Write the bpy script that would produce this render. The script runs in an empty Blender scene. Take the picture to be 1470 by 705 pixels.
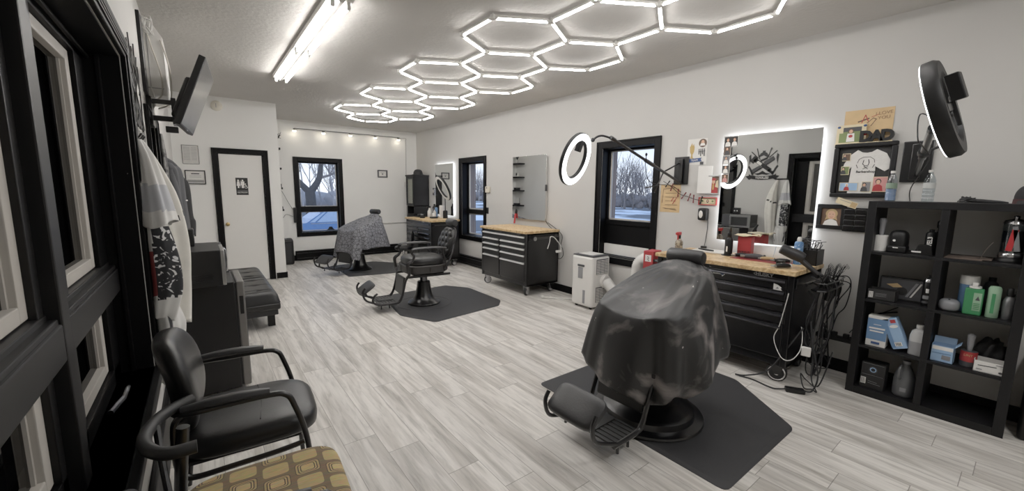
import bpy, bmesh, math, random
from mathutils import Vector as V, Matrix as Mx, Quaternion
PI = math.pi
sc = bpy.context.scene
COL = sc.collection
rnd = random.Random(7)

# ------------------------------------------------------------------ helpers
def frame(o, r, u, n=None):
    """matrix with local x->r, y->u, z->r x u, origin o"""
    r = V(r).normalized(); u = V(u).normalized(); n = r.cross(u).normalized(); u = n.cross(r)
    m = Mx((r, u, n)).transposed().to_4x4(); m.translation = V(o); return m
def Rz(a): return Mx.Rotation(a, 4, 'Z')
def Rx(a): return Mx.Rotation(a, 4, 'X')
def Ry(a): return Mx.Rotation(a, 4, 'Y')
def Tr(*p): return Mx.Translation(V(p))
def cat(pts, sub=6, closed=False):
    pts = [V(p) for p in pts]; n = len(pts)
    if n < 3 or sub < 2: return pts
    out = []
    rng = range(n if closed else n-1)
    for i in rng:
        if closed: p0, p1, p2, p3 = pts[i-1], pts[i], pts[(i+1) % n], pts[(i+2) % n]
        else: p0, p1, p2, p3 = pts[max(i-1, 0)], pts[i], pts[i+1], pts[min(i+2, n-1)]
        for k in range(sub):
            t = k/sub; t2 = t*t; t3 = t2*t
            out.append(0.5*((2*p1)+(p2-p0)*t+(2*p0-5*p1+4*p2-p3)*t2+(3*p1-p0-3*p2+p3)*t3))
    if not closed: out.append(pts[-1])
    return out
def sgp(x, e): return math.copysign(abs(x)**e, x)

class MB:
    def __init__(s, T=None): s.bm = bmesh.new(); s.T = T or Mx.Identity(4); s.mi = 0
    def v(s, p): return s.bm.verts.new(s.T @ V(p))
    def f(s, vs, smooth=True):
        try: fc = s.bm.faces.new(vs)
        except ValueError: return None
        fc.material_index = s.mi; fc.smooth = smooth; return fc
    def box(s, x0, x1, y0, y1, z0, z1, bev=0, seg=2):
        if x0 > x1: x0, x1 = x1, x0
        if y0 > y1: y0, y1 = y1, y0
        if z0 > z1: z0, z1 = z1, z0
        c = [s.v(p) for p in ((x0,y0,z0),(x1,y0,z0),(x1,y1,z0),(x0,y1,z0),(x0,y0,z1),(x1,y0,z1),(x1,y1,z1),(x0,y1,z1))]
        fs = [s.f([c[i] for i in q], False) for q in ((3,2,1,0),(4,5,6,7),(0,1,5,4),(1,2,6,5),(2,3,7,6),(3,0,4,7))]
        if bev > 0:
            Ti = s.T.to_3x3().inverted()
            bev = min(bev, .49*min(x1-x0, y1-y0, z1-z0))
            es = list({e for f in fs for e in f.edges})
            r = bmesh.ops.bevel(s.bm, geom=es, offset=bev, segments=seg, affect='EDGES', profile=.5)
            N0 = [f_.normal.copy() for f_ in fs0] if False else None
            for f in r['faces']:
                f.material_index = s.mi; f.normal_update(); n_ = (Ti @ f.normal); f.smooth = max(abs(n_.x), abs(n_.y), abs(n_.z)) < .998*n_.length
        return s
    def ring(s, c, r, n, ax, ay, r2=None):
        r2 = r2 or r
        return [s.v(c + ax*(r*math.cos(2*PI*i/n)) + ay*(r2*math.sin(2*PI*i/n))) for i in range(n)]
    def bridge(s, a, b, closed=True):
        n = len(a)
        for i in range(n if closed else n-1):
            j = (i+1) % n; s.f([a[i], a[j], b[j], b[i]])
    def tube(s, pts, r, n=8, sub=6, closed=False, cap=True, ry=None):
        P = cat(pts, sub, closed) if sub > 1 else [V(p) for p in pts]
        m = len(P); rs = r if isinstance(r, (list, tuple)) else None
        rings = []; up = None
        for i, p in enumerate(P):
            t = (P[(i+1) % m]-P[i-1]) if closed else (P[min(i+1, m-1)]-P[max(i-1, 0)])
            if t.length < 1e-9: t = V((0,0,1))
            t.normalize()
            if up is None:
                up = V((0,0,1)) if abs(t.z) < .9 else V((1,0,0))
            ax = up.cross(t)
            if ax.length < 1e-6: ax = V((1,0,0)).cross(t)
            ax.normalize(); ay = t.cross(ax); up = ay
            if rs:
                q = i/(m-1)*(len(rs)-1); k = min(int(q), len(rs)-2); rr = rs[k]+(rs[k+1]-rs[k])*(q-k)
            else: rr = r
            rings.append(s.ring(p, rr, n, ax, ay, (ry if ry else None)))
        for i in range(m-1): s.bridge(rings[i], rings[i+1])
        if closed: s.bridge(rings[-1], rings[0])
        elif cap: s.f(rings[0][::-1], False); s.f(rings[-1], False)
        return s
    def cyl(s, p0, p1, r0, r1=None, n=16): return s.tube([p0, p1], [r0, r0 if r1 is None else r1], n, 1)
    def lathe(s, prof, o=(0,0,0), n=24, ax=(1,0,0), ay=(0,1,0), cap=True):
        ax = V(ax); ay = V(ay); az = ax.cross(ay); o = V(o); rings = []
        for r, h in prof: rings.append(s.ring(o+az*h, max(r, 1e-4), n, ax, ay))
        for a, b in zip(rings, rings[1:]): s.bridge(a, b)
        if cap: s.f(rings[0][::-1], False); s.f(rings[-1], False)
        return s
    def prism(s, poly, h, T=None, smooth=False):
        """poly in local xy, extruded along +z by h"""
        T0 = s.T
        if T is not None: s.T = s.T @ T
        a = [s.v((x, y, 0)) for x, y in poly]; b = [s.v((x, y, h)) for x, y in poly]
        s.f(a[::-1], False); s.f(b, False)
        for i in range(len(a)):
            j = (i+1) % len(a); s.f([a[i], a[j], b[j], b[i]], smooth)
        s.T = T0; return s
    def ell(s, c, rx, ry, rz, n=20, m=12, e1=1, e2=1, T=None):
        """(super)ellipsoid; e<1 gives a puffy box"""
        T0 = s.T
        if T is not None: s.T = s.T @ T
        c = V(c); rows = []
        for j in range(1, m):
            a = -PI/2 + PI*j/m; ca, sa = sgp(math.cos(a), e1), sgp(math.sin(a), e1)
            rows.append([s.v(c+V((rx*ca*sgp(math.cos(2*PI*i/n), e2), ry*ca*sgp(math.sin(2*PI*i/n), e2), rz*sa))) for i in range(n)])
        b = s.v(c-V((0,0,rz))); t = s.v(c+V((0,0,rz)))
        for x, y in zip(rows, rows[1:]): s.bridge(x, y)
        for i in range(n):
            j = (i+1) % n; s.f([b, rows[0][j], rows[0][i]]); s.f([t, rows[-1][i], rows[-1][j]])
        s.T = T0; return s
    def grid(s, fn, nu, nv, cu=False, cv=False):
        rows = [[s.v(fn(u/(nu if cu else nu-1), w/(nv if cv else nv-1))) for u in range(nu)] for w in range(nv)]
        for j in range(nv if cv else nv-1):
            s.bridge(rows[j], rows[(j+1) % nv], cu)
        return rows
    def quad(s, pts): s.f([s.v(p) for p in pts], False); return s
    def disc(s, c, r, n=20, r2=None):
        c = V(c); s.f(s.ring(c, r, n, V((1,0,0)), V((0,1,0)), r2), False); return s
    def build(s, name, mat, parent=None, sharp=40, label=None):
        me = bpy.data.meshes.new(name)
        bmesh.ops.recalc_face_normals(s.bm, faces=s.bm.faces[:]) if not getattr(s, 'keepn', False) else None
        if sharp:
            th = math.radians(sharp); s.bm.normal_update()
            for e in s.bm.edges:
                if len(e.link_faces) == 2 and e.calc_face_angle(0) > th: e.smooth = False
        s.bm.to_mesh(me); s.bm.free()
        for m in (mat if isinstance(mat, (list, tuple)) else [mat]): me.materials.append(m)
        o = bpy.data.objects.new(name, me); COL.objects.link(o)
        if parent: o.parent = parent
        if label: o['label'] = label
        return o

def tag(o, label, cat, group=None, kind=None):
    o['label'] = label; o['category'] = cat
    if group: o['group'] = group
    if kind: o['kind'] = kind
    return o
def thing(name, label, cat, loc=(0,0,0), rz=0, group=None, M=None):
    o = bpy.data.objects.new(name, None); COL.objects.link(o); o.empty_display_size = .05
    if M is not None: o.matrix_basis = M
    else: o.location = loc; o.rotation_euler = (0, 0, rz)
    return tag(o, label, cat, group)
def struct(o): o['kind'] = 'structure'; return o
def sthing(name, loc=(0,0,0)):
    o = bpy.data.objects.new(name, None); COL.objects.link(o); o.location = loc; o.empty_display_size = .05
    return struct(o)
def dup(root, label=None, loc=None, M=None):
    def cp(o, par):
        c = o.copy(); COL.objects.link(c); c.parent = par
        for ch in KIDS(o): cp(ch, c)
        return c
    r = cp(root, None)
    if label: r['label'] = label
    if loc is not None: r.location = loc
    if M is not None: r.matrix_basis = M
    return r
def KIDS(o): return [c for c in list(COL.objects) if c.parent == o]

def text(name, body, size, mat, parent, M, ext=.0008, label=None, align='CENTER', squash=1.0, bold=0):
    cu = bpy.data.curves.new(name, 'FONT'); cu.body = body; cu.size = size; cu.align_x = align; cu.align_y = 'CENTER'
    cu.extrude = ext; cu.offset = bold; cu.resolution_u = 3
    t = bpy.data.objects.new(name+'_tmp', cu); COL.objects.link(t)
    dg = bpy.context.evaluated_depsgraph_get(); me = bpy.data.meshes.new_from_object(t.evaluated_get(dg))
    bpy.data.objects.remove(t); bpy.data.curves.remove(cu)
    me.transform(M @ Mx.Diagonal((squash, 1, 1, 1))); me.materials.clear(); me.materials.append(mat)
    o = bpy.data.objects.new(name, me); COL.objects.link(o)
    if parent: o.parent = parent
    if label: o['label'] = label
    return o

# ------------------------------------------------------------------ materials
def hexc(h):
    h = h.lstrip('#'); c = [int(h[i:i+2], 16)/255 for i in (0, 2, 4)]
    return [x/12.92 if x <= .04045 else ((x+.055)/1.055)**2.4 for x in c]+[1]
def nd(nt, t, **kw):
    n = nt.nodes.new(t)
    for k, v in kw.items():
        if k.startswith('i_'): n.inputs[int(k[2:]) if k[2:].isdigit() else k[2:].replace('_', ' ')].default_value = v
        else: setattr(n, k, v)
    return n
def base(name):
    m = bpy.data.materials.new(name); m.use_nodes = True; nt = m.node_tree
    return m, nt, nt.nodes['Principled BSDF'], nt.links.new
def mat(name, col, rough=.5, metal=0, var=.12, vs=14, bump=0, bs=60, spec=.5, emit=0, coat=0, alpha=1, trans=0, sheen=0):
    """principled with a noise-driven tone variation and optional noise bump"""
    m, nt, p, L = base(name)
    c = hexc(col) if isinstance(col, str) else col
    tc = nd(nt, 'ShaderNodeTexCoord'); ns = nd(nt, 'ShaderNodeTexNoise'); ns.inputs['Scale'].default_value = vs; ns.inputs['Detail'].default_value = 4
    L(tc.outputs['Object'], ns.inputs['Vector'])
    mx = nd(nt, 'ShaderNodeMix', data_type='RGBA')
    mx.inputs[6].default_value = [x*(1-var) for x in c[:3]]+[1]; mx.inputs[7].default_value = [min(1, x*(1+var)) for x in c[:3]]+[1]
    L(ns.outputs['Fac'], mx.inputs[0]); L(mx.outputs[2], p.inputs['Base Color'])
    p.inputs['Roughness'].default_value = rough; p.inputs['Metallic'].default_value = metal
    p.inputs['Specular IOR Level'].default_value = spec; p.inputs['Coat Weight'].default_value = coat
    p.inputs['Transmission Weight'].default_value = trans; p.inputs['Sheen Weight'].default_value = sheen
    if emit: L(mx.outputs[2], p.inputs['Emission Color']); p.inputs['Emission Strength'].default_value = emit
    if bump:
        n2 = nd(nt, 'ShaderNodeTexNoise'); n2.inputs['Scale'].default_value = bs; n2.inputs['Detail'].default_value = 5
        L(tc.outputs['Object'], n2.inputs['Vector'])
        b = nd(nt, 'ShaderNodeBump'); b.inputs['Strength'].default_value = bump; b.inputs['Distance'].default_value = .01
        L(n2.outputs['Fac'], b.inputs['Height']); L(b.outputs['Normal'], p.inputs['Normal'])
    return m
def emis(name, col, s):
    m, nt, p, L = base(name); nt.nodes.remove(p)
    e = nd(nt, 'ShaderNodeEmission'); e.inputs[0].default_value = hexc(col); e.inputs[1].default_value = s
    L(e.outputs[0], nt.nodes['Material Output'].inputs[0]); return m
def glass(name, tint='#ffffff', refl=.08, rough=.0):
    m, nt, p, L = base(name); nt.nodes.remove(p)
    t = nd(nt, 'ShaderNodeBsdfTransparent'); t.inputs[0].default_value = hexc(tint)
    g = nd(nt, 'ShaderNodeBsdfGlossy'); g.inputs['Roughness'].default_value = rough
    lw = nd(nt, 'ShaderNodeLayerWeight'); lw.inputs[0].default_value = .25
    mp = nd(nt, 'ShaderNodeMapRange'); mp.inputs[3].default_value = refl; mp.inputs[4].default_value = .9
    x = nd(nt, 'ShaderNodeMixShader'); L(lw.outputs['Facing'], mp.inputs[0])
    pw = nd(nt, 'ShaderNodeMath', operation='POWER'); L(lw.outputs['Facing'], pw.inputs[0]); pw.inputs[1].default_value = 4; L(pw.outputs[0], mp.inputs[0])
    L(mp.outputs[0], x.inputs[0]); L(t.outputs[0], x.inputs[1]); L(g.outputs[0], x.inputs[2])
    L(x.outputs[0], nt.nodes['Material Output'].inputs[0]); return m

def floor_mat():
    m, nt, p, L = base('grey_oak_planks')
    def M(op, a, b=None, c=None):
        n = nd(nt, 'ShaderNodeMath', operation=op)
        for i, x in enumerate((a, b, c)):
            if x is None: continue
            if isinstance(x, (int, float)): n.inputs[i].default_value = x
            else: L(x, n.inputs[i])
        return n.outputs[0]
    tc = nd(nt, 'ShaderNodeTexCoord'); sp = nd(nt, 'ShaderNodeSeparateXYZ'); L(tc.outputs['Object'], sp.inputs[0])
    X, Y = sp.outputs[0], sp.outputs[1]; W, LN = .1945, 1.22
    gx = M('DIVIDE', M('SUBTRACT', X, .587-W*20), W); ix = M('FLOOR', gx); fx = M('FRACT', gx)
    wn = nd(nt, 'ShaderNodeTexWhiteNoise', noise_dimensions='1D'); L(ix, wn.inputs['W'])
    gy = M('ADD', M('DIVIDE', Y, LN), M('MULTIPLY', wn.outputs['Value'], 7.0)); iy = M('FLOOR', gy); fy = M('FRACT', gy)
    cb = nd(nt, 'ShaderNodeCombineXYZ'); L(ix, cb.inputs[0]); L(iy, cb.inputs[1])
    w2 = nd(nt, 'ShaderNodeTexWhiteNoise', noise_dimensions='2D'); L(cb.outputs[0], w2.inputs['Vector'])
    # grain coordinates, shifted per plank
    cg = nd(nt, 'ShaderNodeCombineXYZ'); L(M('MULTIPLY', X, 1), cg.inputs[0]); L(M('MULTIPLY', Y, .09), cg.inputs[1]); L(M('MULTIPLY', w2.outputs['Value'], 31), cg.inputs[2])
    n1 = nd(nt, 'ShaderNodeTexNoise'); n1.inputs['Scale'].default_value = 38; n1.inputs['Detail'].default_value = 7; n1.inputs['Roughness'].default_value = .65; n1.inputs['Distortion'].default_value = .6; L(cg.outputs[0], n1.inputs['Vector'])
    n2 = nd(nt, 'ShaderNodeTexNoise'); n2.inputs['Scale'].default_value = 9; n2.inputs['Detail'].default_value = 3; n2.inputs['Distortion'].default_value = 1.2; L(cg.outputs[0], n2.inputs['Vector'])
    r1 = nd(nt, 'ShaderNodeValToRGB'); L(n1.outputs['Fac'], r1.inputs[0])
    e = r1.color_ramp.elements; e[0].position = .24; e[0].color = hexc('#8b8782'); e[1].position = .8; e[1].color = hexc('#dedad4')
    x = e.new(.36); x.color = hexc('#b3afa9'); x = e.new(.5); x.color = hexc('#cbc7c1')
    r2 = nd(nt, 'ShaderNodeValToRGB'); L(n2.outputs['Fac'], r2.inputs[0])
    e = r2.color_ramp.elements; e[0].position = .33; e[0].color = hexc('#c6c3bf'); e[1].position = .58; e[1].color = (1,1,1,1)
    mul = nd(nt, 'ShaderNodeMix', data_type='RGBA', blend_type='MULTIPLY'); mul.inputs[0].default_value = .9
    L(r1.outputs[0], mul.inputs[6]); L(r2.outputs[0], mul.inputs[7])
    tone = M('ADD', M('MULTIPLY', w2.outputs['Value'], .22), .98)
    sc_ = nd(nt, 'ShaderNodeVectorMath', operation='SCALE'); L(mul.outputs[2], sc_.inputs[0]); L(tone, sc_.inputs['Scale'])
    # seams
    ex = M('MINIMUM', fx, M('SUBTRACT', 1, fx)); ey = M('MINIMUM', fy, M('SUBTRACT', 1, fy))
    seam = M('MAXIMUM', M('LESS_THAN', ex, .008), M('LESS_THAN', ey, .0016))
    fin = nd(nt, 'ShaderNodeMix', data_type='RGBA'); L(M('MULTIPLY', seam, .75), fin.inputs[0]); L(sc_.outputs[0], fin.inputs[6]); fin.inputs[7].default_value = hexc('#5d5751')
    L(fin.outputs[2], p.inputs['Base Color']); p.inputs['Roughness'].default_value = .38; p.inputs['Specular IOR Level'].default_value = .4
    b = nd(nt, 'ShaderNodeBump'); b.inputs['Strength'].default_value = .15; b.inputs['Distance'].default_value = .004
    L(M('SUBTRACT', n1.outputs['Fac'], M('MULTIPLY', seam, .8)), b.inputs['Height']); L(b.outputs[0], p.inputs['Normal'])
    return m

def two_tone(name, c1, c2, kind='noise', scale=8, lo=.45, hi=.55, rough=.6, dist=0, sheen=0, metal=0, bump=0, det=3, feature=None):
    """two-colour procedural pattern"""
    m, nt, p, L = base(name); tc = nd(nt, 'ShaderNodeTexCoord')
    if kind == 'noise':
        t = nd(nt, 'ShaderNodeTexNoise'); t.inputs['Scale'].default_value = scale; t.inputs['Detail'].default_value = det; t.inputs['Distortion'].default_value = dist; out = t.outputs['Fac']
    elif kind == 'voronoi':
        t = nd(nt, 'ShaderNodeTexVoronoi', feature=feature or 'DISTANCE_TO_EDGE'); t.inputs['Scale'].default_value = scale; out = t.outputs['Distance']
    elif kind == 'wave':
        t = nd(nt, 'ShaderNodeTexWave'); t.inputs['Scale'].default_value = scale; t.inputs['Distortion'].default_value = dist; out = t.outputs['Fac']
    elif kind == 'checker':
        t = nd(nt, 'ShaderNodeTexChecker'); t.inputs['Scale'].default_value = scale; out = t.outputs['Fac']
    elif kind == 'brick':
        t = nd(nt, 'ShaderNodeTexBrick'); t.inputs['Scale'].default_value = scale; out = t.outputs['Fac']
    L(tc.outputs['Object'], t.inputs['Vector'])
    r = nd(nt, 'ShaderNodeValToRGB'); e = r.color_ramp.elements
    e[0].position = lo; e[0].color = hexc(c1); e[1].position = hi; e[1].color = hexc(c2)
    L(out, r.inputs[0]); L(r.outputs[0], p.inputs['Base Color'])
    p.inputs['Roughness'].default_value = rough; p.inputs['Sheen Weight'].default_value = sheen; p.inputs['Metallic'].default_value = metal
    if bump:
        b = nd(nt, 'ShaderNodeBump'); b.inputs['Strength'].default_value = bump; b.inputs['Distance'].default_value = .004; L(out, b.inputs['Height']); L(b.outputs[0], p.inputs['Normal'])
    return m

FLOOR = floor_mat()
WALL = mat('white_wall_paint_dimmed', '#bfbdb9', .75, var=.03, vs=3, bump=.05, bs=90, spec=.3)  # shared wall paint, darkened to tone down the strongly lit walls
WALL_LIT = mat('white_wall_paint_lit', '#ecebe7', .75, var=.03, vs=3, bump=.05, bs=90, spec=.3)  # same wall paint, lightened so the far walls look brighter lit
CEIL = mat('rough_ceiling_paint', '#c0bdb8', .85, var=.07, vs=2.5, bump=.45, bs=30, spec=.25)
BLKTRIM = mat('black_trim_paint', '#040405', .5, var=.2, spec=.12)
BLKWOOD = mat('black_stained_wood', '#0c0c0e', .5, var=.25, vs=8, spec=.25)
DOORP = mat('white_door_paint', '#e6e4df', .5, var=.02)
BRASS = mat('brushed_brass', '#b99f6a', .3, 1)
CHROME = mat('chrome', '#c9c9cc', .18, 1)
STEEL = mat('brushed_steel', '#a6a6a4', .35, 1, bump=.05, bs=200)
DKCHROME = mat('dark_chrome', '#5c5c60', .3, 1)
BLKMET = mat('black_enamel', '#08080a', .28, var=.15, spec=.5)
BLKPLAS = mat('black_plastic', '#070708', .48, var=.15, spec=.32)
BLKRUB = mat('black_rubber', '#151517', .75, var=.15, bump=.1, bs=150)
VINYL = mat('black_vinyl', '#070708', .38, var=.2, vs=5, bump=.06, bs=120, spec=.42)
VINYLR = mat('worn_black_vinyl', '#19191b', .45, var=.35, vs=12, bump=.1, bs=90)
PEWTER = mat('dark_pewter_metal', '#2c2b2c', .38, .75, var=.2)
WHITEP = mat('white_plastic', '#dddbd6', .4, var=.03)
WHITEF = mat('white_vinyl_frame', '#b9b4ac', .5, var=.04)
GREYP = mat('grey_plastic', '#808083', .45)
PAPER = mat('white_paper', '#dedcd7', .8, var=.04)
MATRUB = mat('black_floor_mat', '#29292b', .62, var=.12, vs=4, bump=.25, bs=260, spec=.35)
MIRROR = mat('silvered_mirror', '#d0d2d2', .015, 1, var=0)
PANE = glass('window_glass', '#f4f7fa', .04)
PANED = glass('dim_window_glass', '#3a3b3e', .10)
CLEAR = glass('clear_plastic', '#e9eff2', .12, .05)
TUBE = emis('led_tube_glow', '#fffbf7', 30)
FTUBE = emis('fluorescent_glow', '#fffbf6', 30)
RINGL = emis('ring_light_glow', '#ffffff', 7)
LEDM = emis('mirror_backlight_glow', '#f4f8ff', 9)
BULB = emis('bulb_glow', '#fff3dc', 22)
BUTCH = two_tone('butcher_block', '#b08b5c', '#dabd8d', 'noise', 26, .38, .62, .45, dist=.8)
SCREEN = mat('tv_screen', '#3b3b3d', .22, var=.05, spec=.6)
def C(name, col, rough=.55, **k):
    return mat(name, col, rough, **k)
RED = C('red_card', '#a32a2c'); RED2 = C('red_plastic', '#b22428', .35); BLUE = C('blue_print', '#5b7fa8'); SKY = C('pale_blue_print', '#8fb1d6'); GRN = C('green_print', '#2f7d4a')
LGRN = C('pale_green_print', '#86a98a'); CREAM = C('cream_card', '#d8c9a4'); KRAFT = C('kraft_card', '#c9a878', var=.18); TAN = C('tan', '#b89a6b'); SKIN = C('skin_tone_print', '#d4a68a'); BROWN = C('brown_print', '#5b4332')
BLK = C('black_print', '#0d0d0e', .6); WHT = C('white_print', '#e6e4e0', .6); GRY = C('grey_print', '#77777a', .6); DGRY = C('dark_grey_print', '#3a3a3d', .6); NAVY = C('navy_print', '#2e4a7c', .5); GOLD = C('gold_print', '#b99a56', .45); PINK = C('pink_print', '#c98a86'); GRASS = C('grass_print', '#6f7f4c')

# ------------------------------------------------------------------ camera
def rotcam(yaw, pitch, roll):
    f = V((math.sin(yaw)*math.cos(pitch), math.cos(yaw)*math.cos(pitch), -math.sin(pitch)))
    r = V((math.cos(yaw), -math.sin(yaw), 0)); u = r.cross(f)
    return r*math.cos(roll)+u*math.sin(roll), -r*math.sin(roll)+u*math.cos(roll), f
cr, cu_, cf = rotcam(math.radians(37.6045), math.radians(7.7667), math.radians(.6256))
cam = bpy.data.cameras.new('camera'); camo = bpy.data.objects.new('camera', cam); COL.objects.link(camo)
mm = Mx((cr, cu_, -cf)).transposed().to_4x4(); mm.translation = V((0, 0, 1.55)); camo.matrix_world = mm
cam.sensor_width = 36; cam.lens = 36*580.95/1470; cam.clip_start = .02; cam.clip_end = 300
sc.camera = camo
# ================================================================== SETTING
XR, XL, YB, YD, ZC, XB = 4.37, -.265, 9.61, 7.88, 2.925, 1.115
YF = -1.4
def seg_boxes(mb, ax, a0, a1, t0, t1, holes, z1=ZC, z0=0):
    """wall along axis ax ('x'/'y') from a0..a1, thickness t0..t1 with rectangular holes (h0,h1,zb,zt)"""
    def bx(p, q, zb, zt):
        if q-p < 1e-4 or zt-zb < 1e-4: return
        if ax == 'y': mb.box(t0, t1, p, q, zb, zt)
        else: mb.box(p, q, t0, t1, zb, zt)
    cur = a0
    for h0, h1, zb, zt in sorted(holes):
        bx(cur, h0, z0, z1); bx(h0, h1, z0, zb); bx(h0, h1, zt, z1); cur = h1
    bx(cur, a1, z0, z1)
    return mb
m = MB(); m.box(XL-.3, XR+.02, YF-.1, YB+.1, -.06, 0); struct(m.build('floor', FLOOR))
m = MB(); m.box(XL-.3, XR+.3, YF-.1, YB+.3, ZC, ZC+.08); struct(m.build('ceiling', CEIL))
H3 = (2.89, 3.69, .67, 2.12); H2 = (6.58, 7.41, .61, 2.11)
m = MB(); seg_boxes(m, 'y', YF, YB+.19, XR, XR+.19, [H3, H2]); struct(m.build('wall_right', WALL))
HB = (1.69, 2.50, .6, 2.11)
m = MB(); seg_boxes(m, 'x', XB-.1, XR, YB, YB+.19, [HB]); struct(m.build('wall_back', WALL_LIT))
HL = (.78, 2.92, .555, 2.2); HL2 = (4.0, 4.85, .85, 2.06)
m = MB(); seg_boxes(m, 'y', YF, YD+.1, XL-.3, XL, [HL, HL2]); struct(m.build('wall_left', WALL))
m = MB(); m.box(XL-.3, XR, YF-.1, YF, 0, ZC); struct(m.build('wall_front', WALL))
HD = (.272, .876, 0, 2.08)
m = MB(); seg_boxes(m, 'x', XL, XB, YD, YD+.1, [HD]); m.box(XB-.1, XB, YD+.1, YB, 0, ZC); struct(m.build('wall_bathroom', WALL_LIT))
m = MB(); m.box(XL, XB-.1, YD+1.2, YD+1.25, 0, ZC); struct(m.build('wall_behind_door', mat('dark_inside', '#202020', .9)))
# outer brick skin of the right and back walls
BRICK = two_tone('exterior_brick', '#8d8078', '#6c3f34', 'brick', 9, .3, .6, .9)
m = MB(); seg_boxes(m, 'y', YF, YB+.4, XR+.19, XR+.36, [(2.86, 3.72, .6, 2.16), (6.55, 7.44, .55, 2.14)]); struct(m.build('wall_outside_right', BRICK))
m = MB(); seg_boxes(m, 'x', XB-.1, XR+.19, YB+.19, YB+.36, [(1.66, 2.53, .56, 2.14)]); struct(m.build('wall_outside_back', BRICK))
# baseboards
m = MB(); m.box(XR-.016, XR, 4.35, 6.0, 0, .11, .004); m.box(XR-.016, XR, YF, 4.35, 0, .11, .004); struct(m.build('baseboard_right', BLKTRIM))
m = MB(); m.box(XB, XR, YB-.016, YB, 0, .12, .004); struct(m.build('baseboard_back', BLKTRIM))
m = MB(); m.box(.965, XB+.016, YD-.016, YD, 0, .10, .004); m.box(XB, XB+.016, YD, YB, 0, .10, .004); m.box(XL, .19, YD-.016, YD, 0, .10, .004); struct(m.build('baseboard_bathroom', BLKTRIM))
m = MB(); m.box(XL, XL+.02, YF, YD, 0, .13, .004); m.box(XL, XL+.03, 1.2, 3.4, .0, .27, .01); struct(m.build('baseboard_left', BLKTRIM))

def casing(mb, P, a0, a1, z0, z1, w, th, bottom=True):
    """door or window casing: P(a,z,d) maps along/up/out of wall"""
    def bx(p, q, zb, zt, d0=0, d1=th):
        c0 = P(p, zb, d0); c1 = P(q, zt, d1); mb.box(c0[0], c1[0], c0[1], c1[1], c0[2], c1[2], .005)
    bx(a0-w, a0, z0-(w if bottom else 0), z1+w); bx(a1, a1+w, z0-(w if bottom else 0), z1+w); bx(a0, a1, z1, z1+w)
    # raised outer bead
    bx(a0-w, a0-w+.022, z0-(w if bottom else 0), z1+w, th, th+.008); bx(a1+w-.022, a1+w, z0-(w if bottom else 0), z1+w, th, th+.008); bx(a0-w+.022, a1+w-.022, z1+w-.022, z1+w, th, th+.008)
    if bottom: bx(a0, a1, z0-w, z0)
PR = lambda a, z, d: (XR-d, a, z)
PB = lambda a, z, d: (a, YB-d, z)
PD = lambda a, z, d: (a, YD-d, z)
PL = lambda a, z, d: (XL+d, a, z)
def window(name, P, hole, dep, panes, rail, w=.088, sash=.022, framem=BLKTRIM, panem=PANE):
    """black trimmed window; panes: list of (zb,zt); everything at depth dep behind the wall face"""
    a0, a1, z0, z1 = hole; r = sthing(name)
    m = MB(); casing(m, P, a0, a1, z0, z1, w, .02); m.build('casing', framem, r)
    def bx(mb, p, q, zb, zt, d0, d1, bev=.003):
        c0 = P(p, zb, d0); c1 = P(q, zt, d1); mb.box(c0[0], c1[0], c0[1], c1[1], c0[2], c1[2], bev)
    m = MB()   # black jamb liner
    for p, q, zb, zt in ((a0, a0+.006, z0, z1), (a1-.006, a1, z0, z1), (a0, a1, z1-.006, z1), (a0, a1, z0, z0+.012)): bx(m, p, q, zb, zt, -.188, .0)
    bx(m, a0+.006, a0+.03, z0, z1, -dep-.03, -dep+.04); bx(m, a1-.03, a1-.006, z0, z1, -dep-.03, -dep+.04); bx(m, a0, a1, z1-.03, z1-.006, -dep-.03, -dep+.04)
    for zb, zt in rail: bx(m, a0+.006, a1-.006, zb, zt, -dep-.03, -dep+.05, .006)
    m.build('window_frame', framem, r)
    for zb, zt in panes:
        m = MB(); s = sash
        for p, q, b, t in ((a0+.03, a0+.03+s, zb, zt), (a1-.03-s, a1-.03, zb, zt), (a0+.03, a1-.03, zb, zb+s), (a0+.03, a1-.03, zt-s, zt)): bx(m, p, q, b, t, -dep-.02, -dep+.012, .002)
        sa = m.build('sash', WHITEF, r)
        m = MB(); c = [P(a, z, -dep-.004) for a, z in ((a0+.04, zb+.01), (a1-.04, zb+.01), (a1-.04, zt-.01), (a0+.04, zt-.01))]; m.quad(c); m.build('pane', panem, sa)
    return r
wb = window('window_1', PB, HB, .1, [(1.155, 2.09), (.625, 1.04)], [(1.04, 1.155)], sash=.014)
m = MB(); m.prism([(-.085, 0), (.085, 0), (.05, .03), (.028, .075), (-.028, .075), (-.05, .03)], .03, frame((2.30, YB+.08, .625), (1,0,0), (0,0,1))); m.build('latch', BLKPLAS, wb)
w2 = window('window_2', PR, H2, .17, [(1.15, 2.09), (.63, 1.06)], [(1.06, 1.15)], sash=.02)
w3 = window('window_3', PR, H3, .16, [(1.165, 2.1)], [(1.10, 1.165)], sash=.02)
m = MB(); m.box(XR+.13, XR+.18, 2.9, 3.68, .82, 1.11, .004); m.build('lower_panel', BLKTRIM, w3, label='black lower panel')
m = MB(); m.box(XR+.10, XR+.16, 2.9, 3.68, .69, .83, .004); m.build('vent_panel', WHITEP, w3, label='white hose vent panel')
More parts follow.
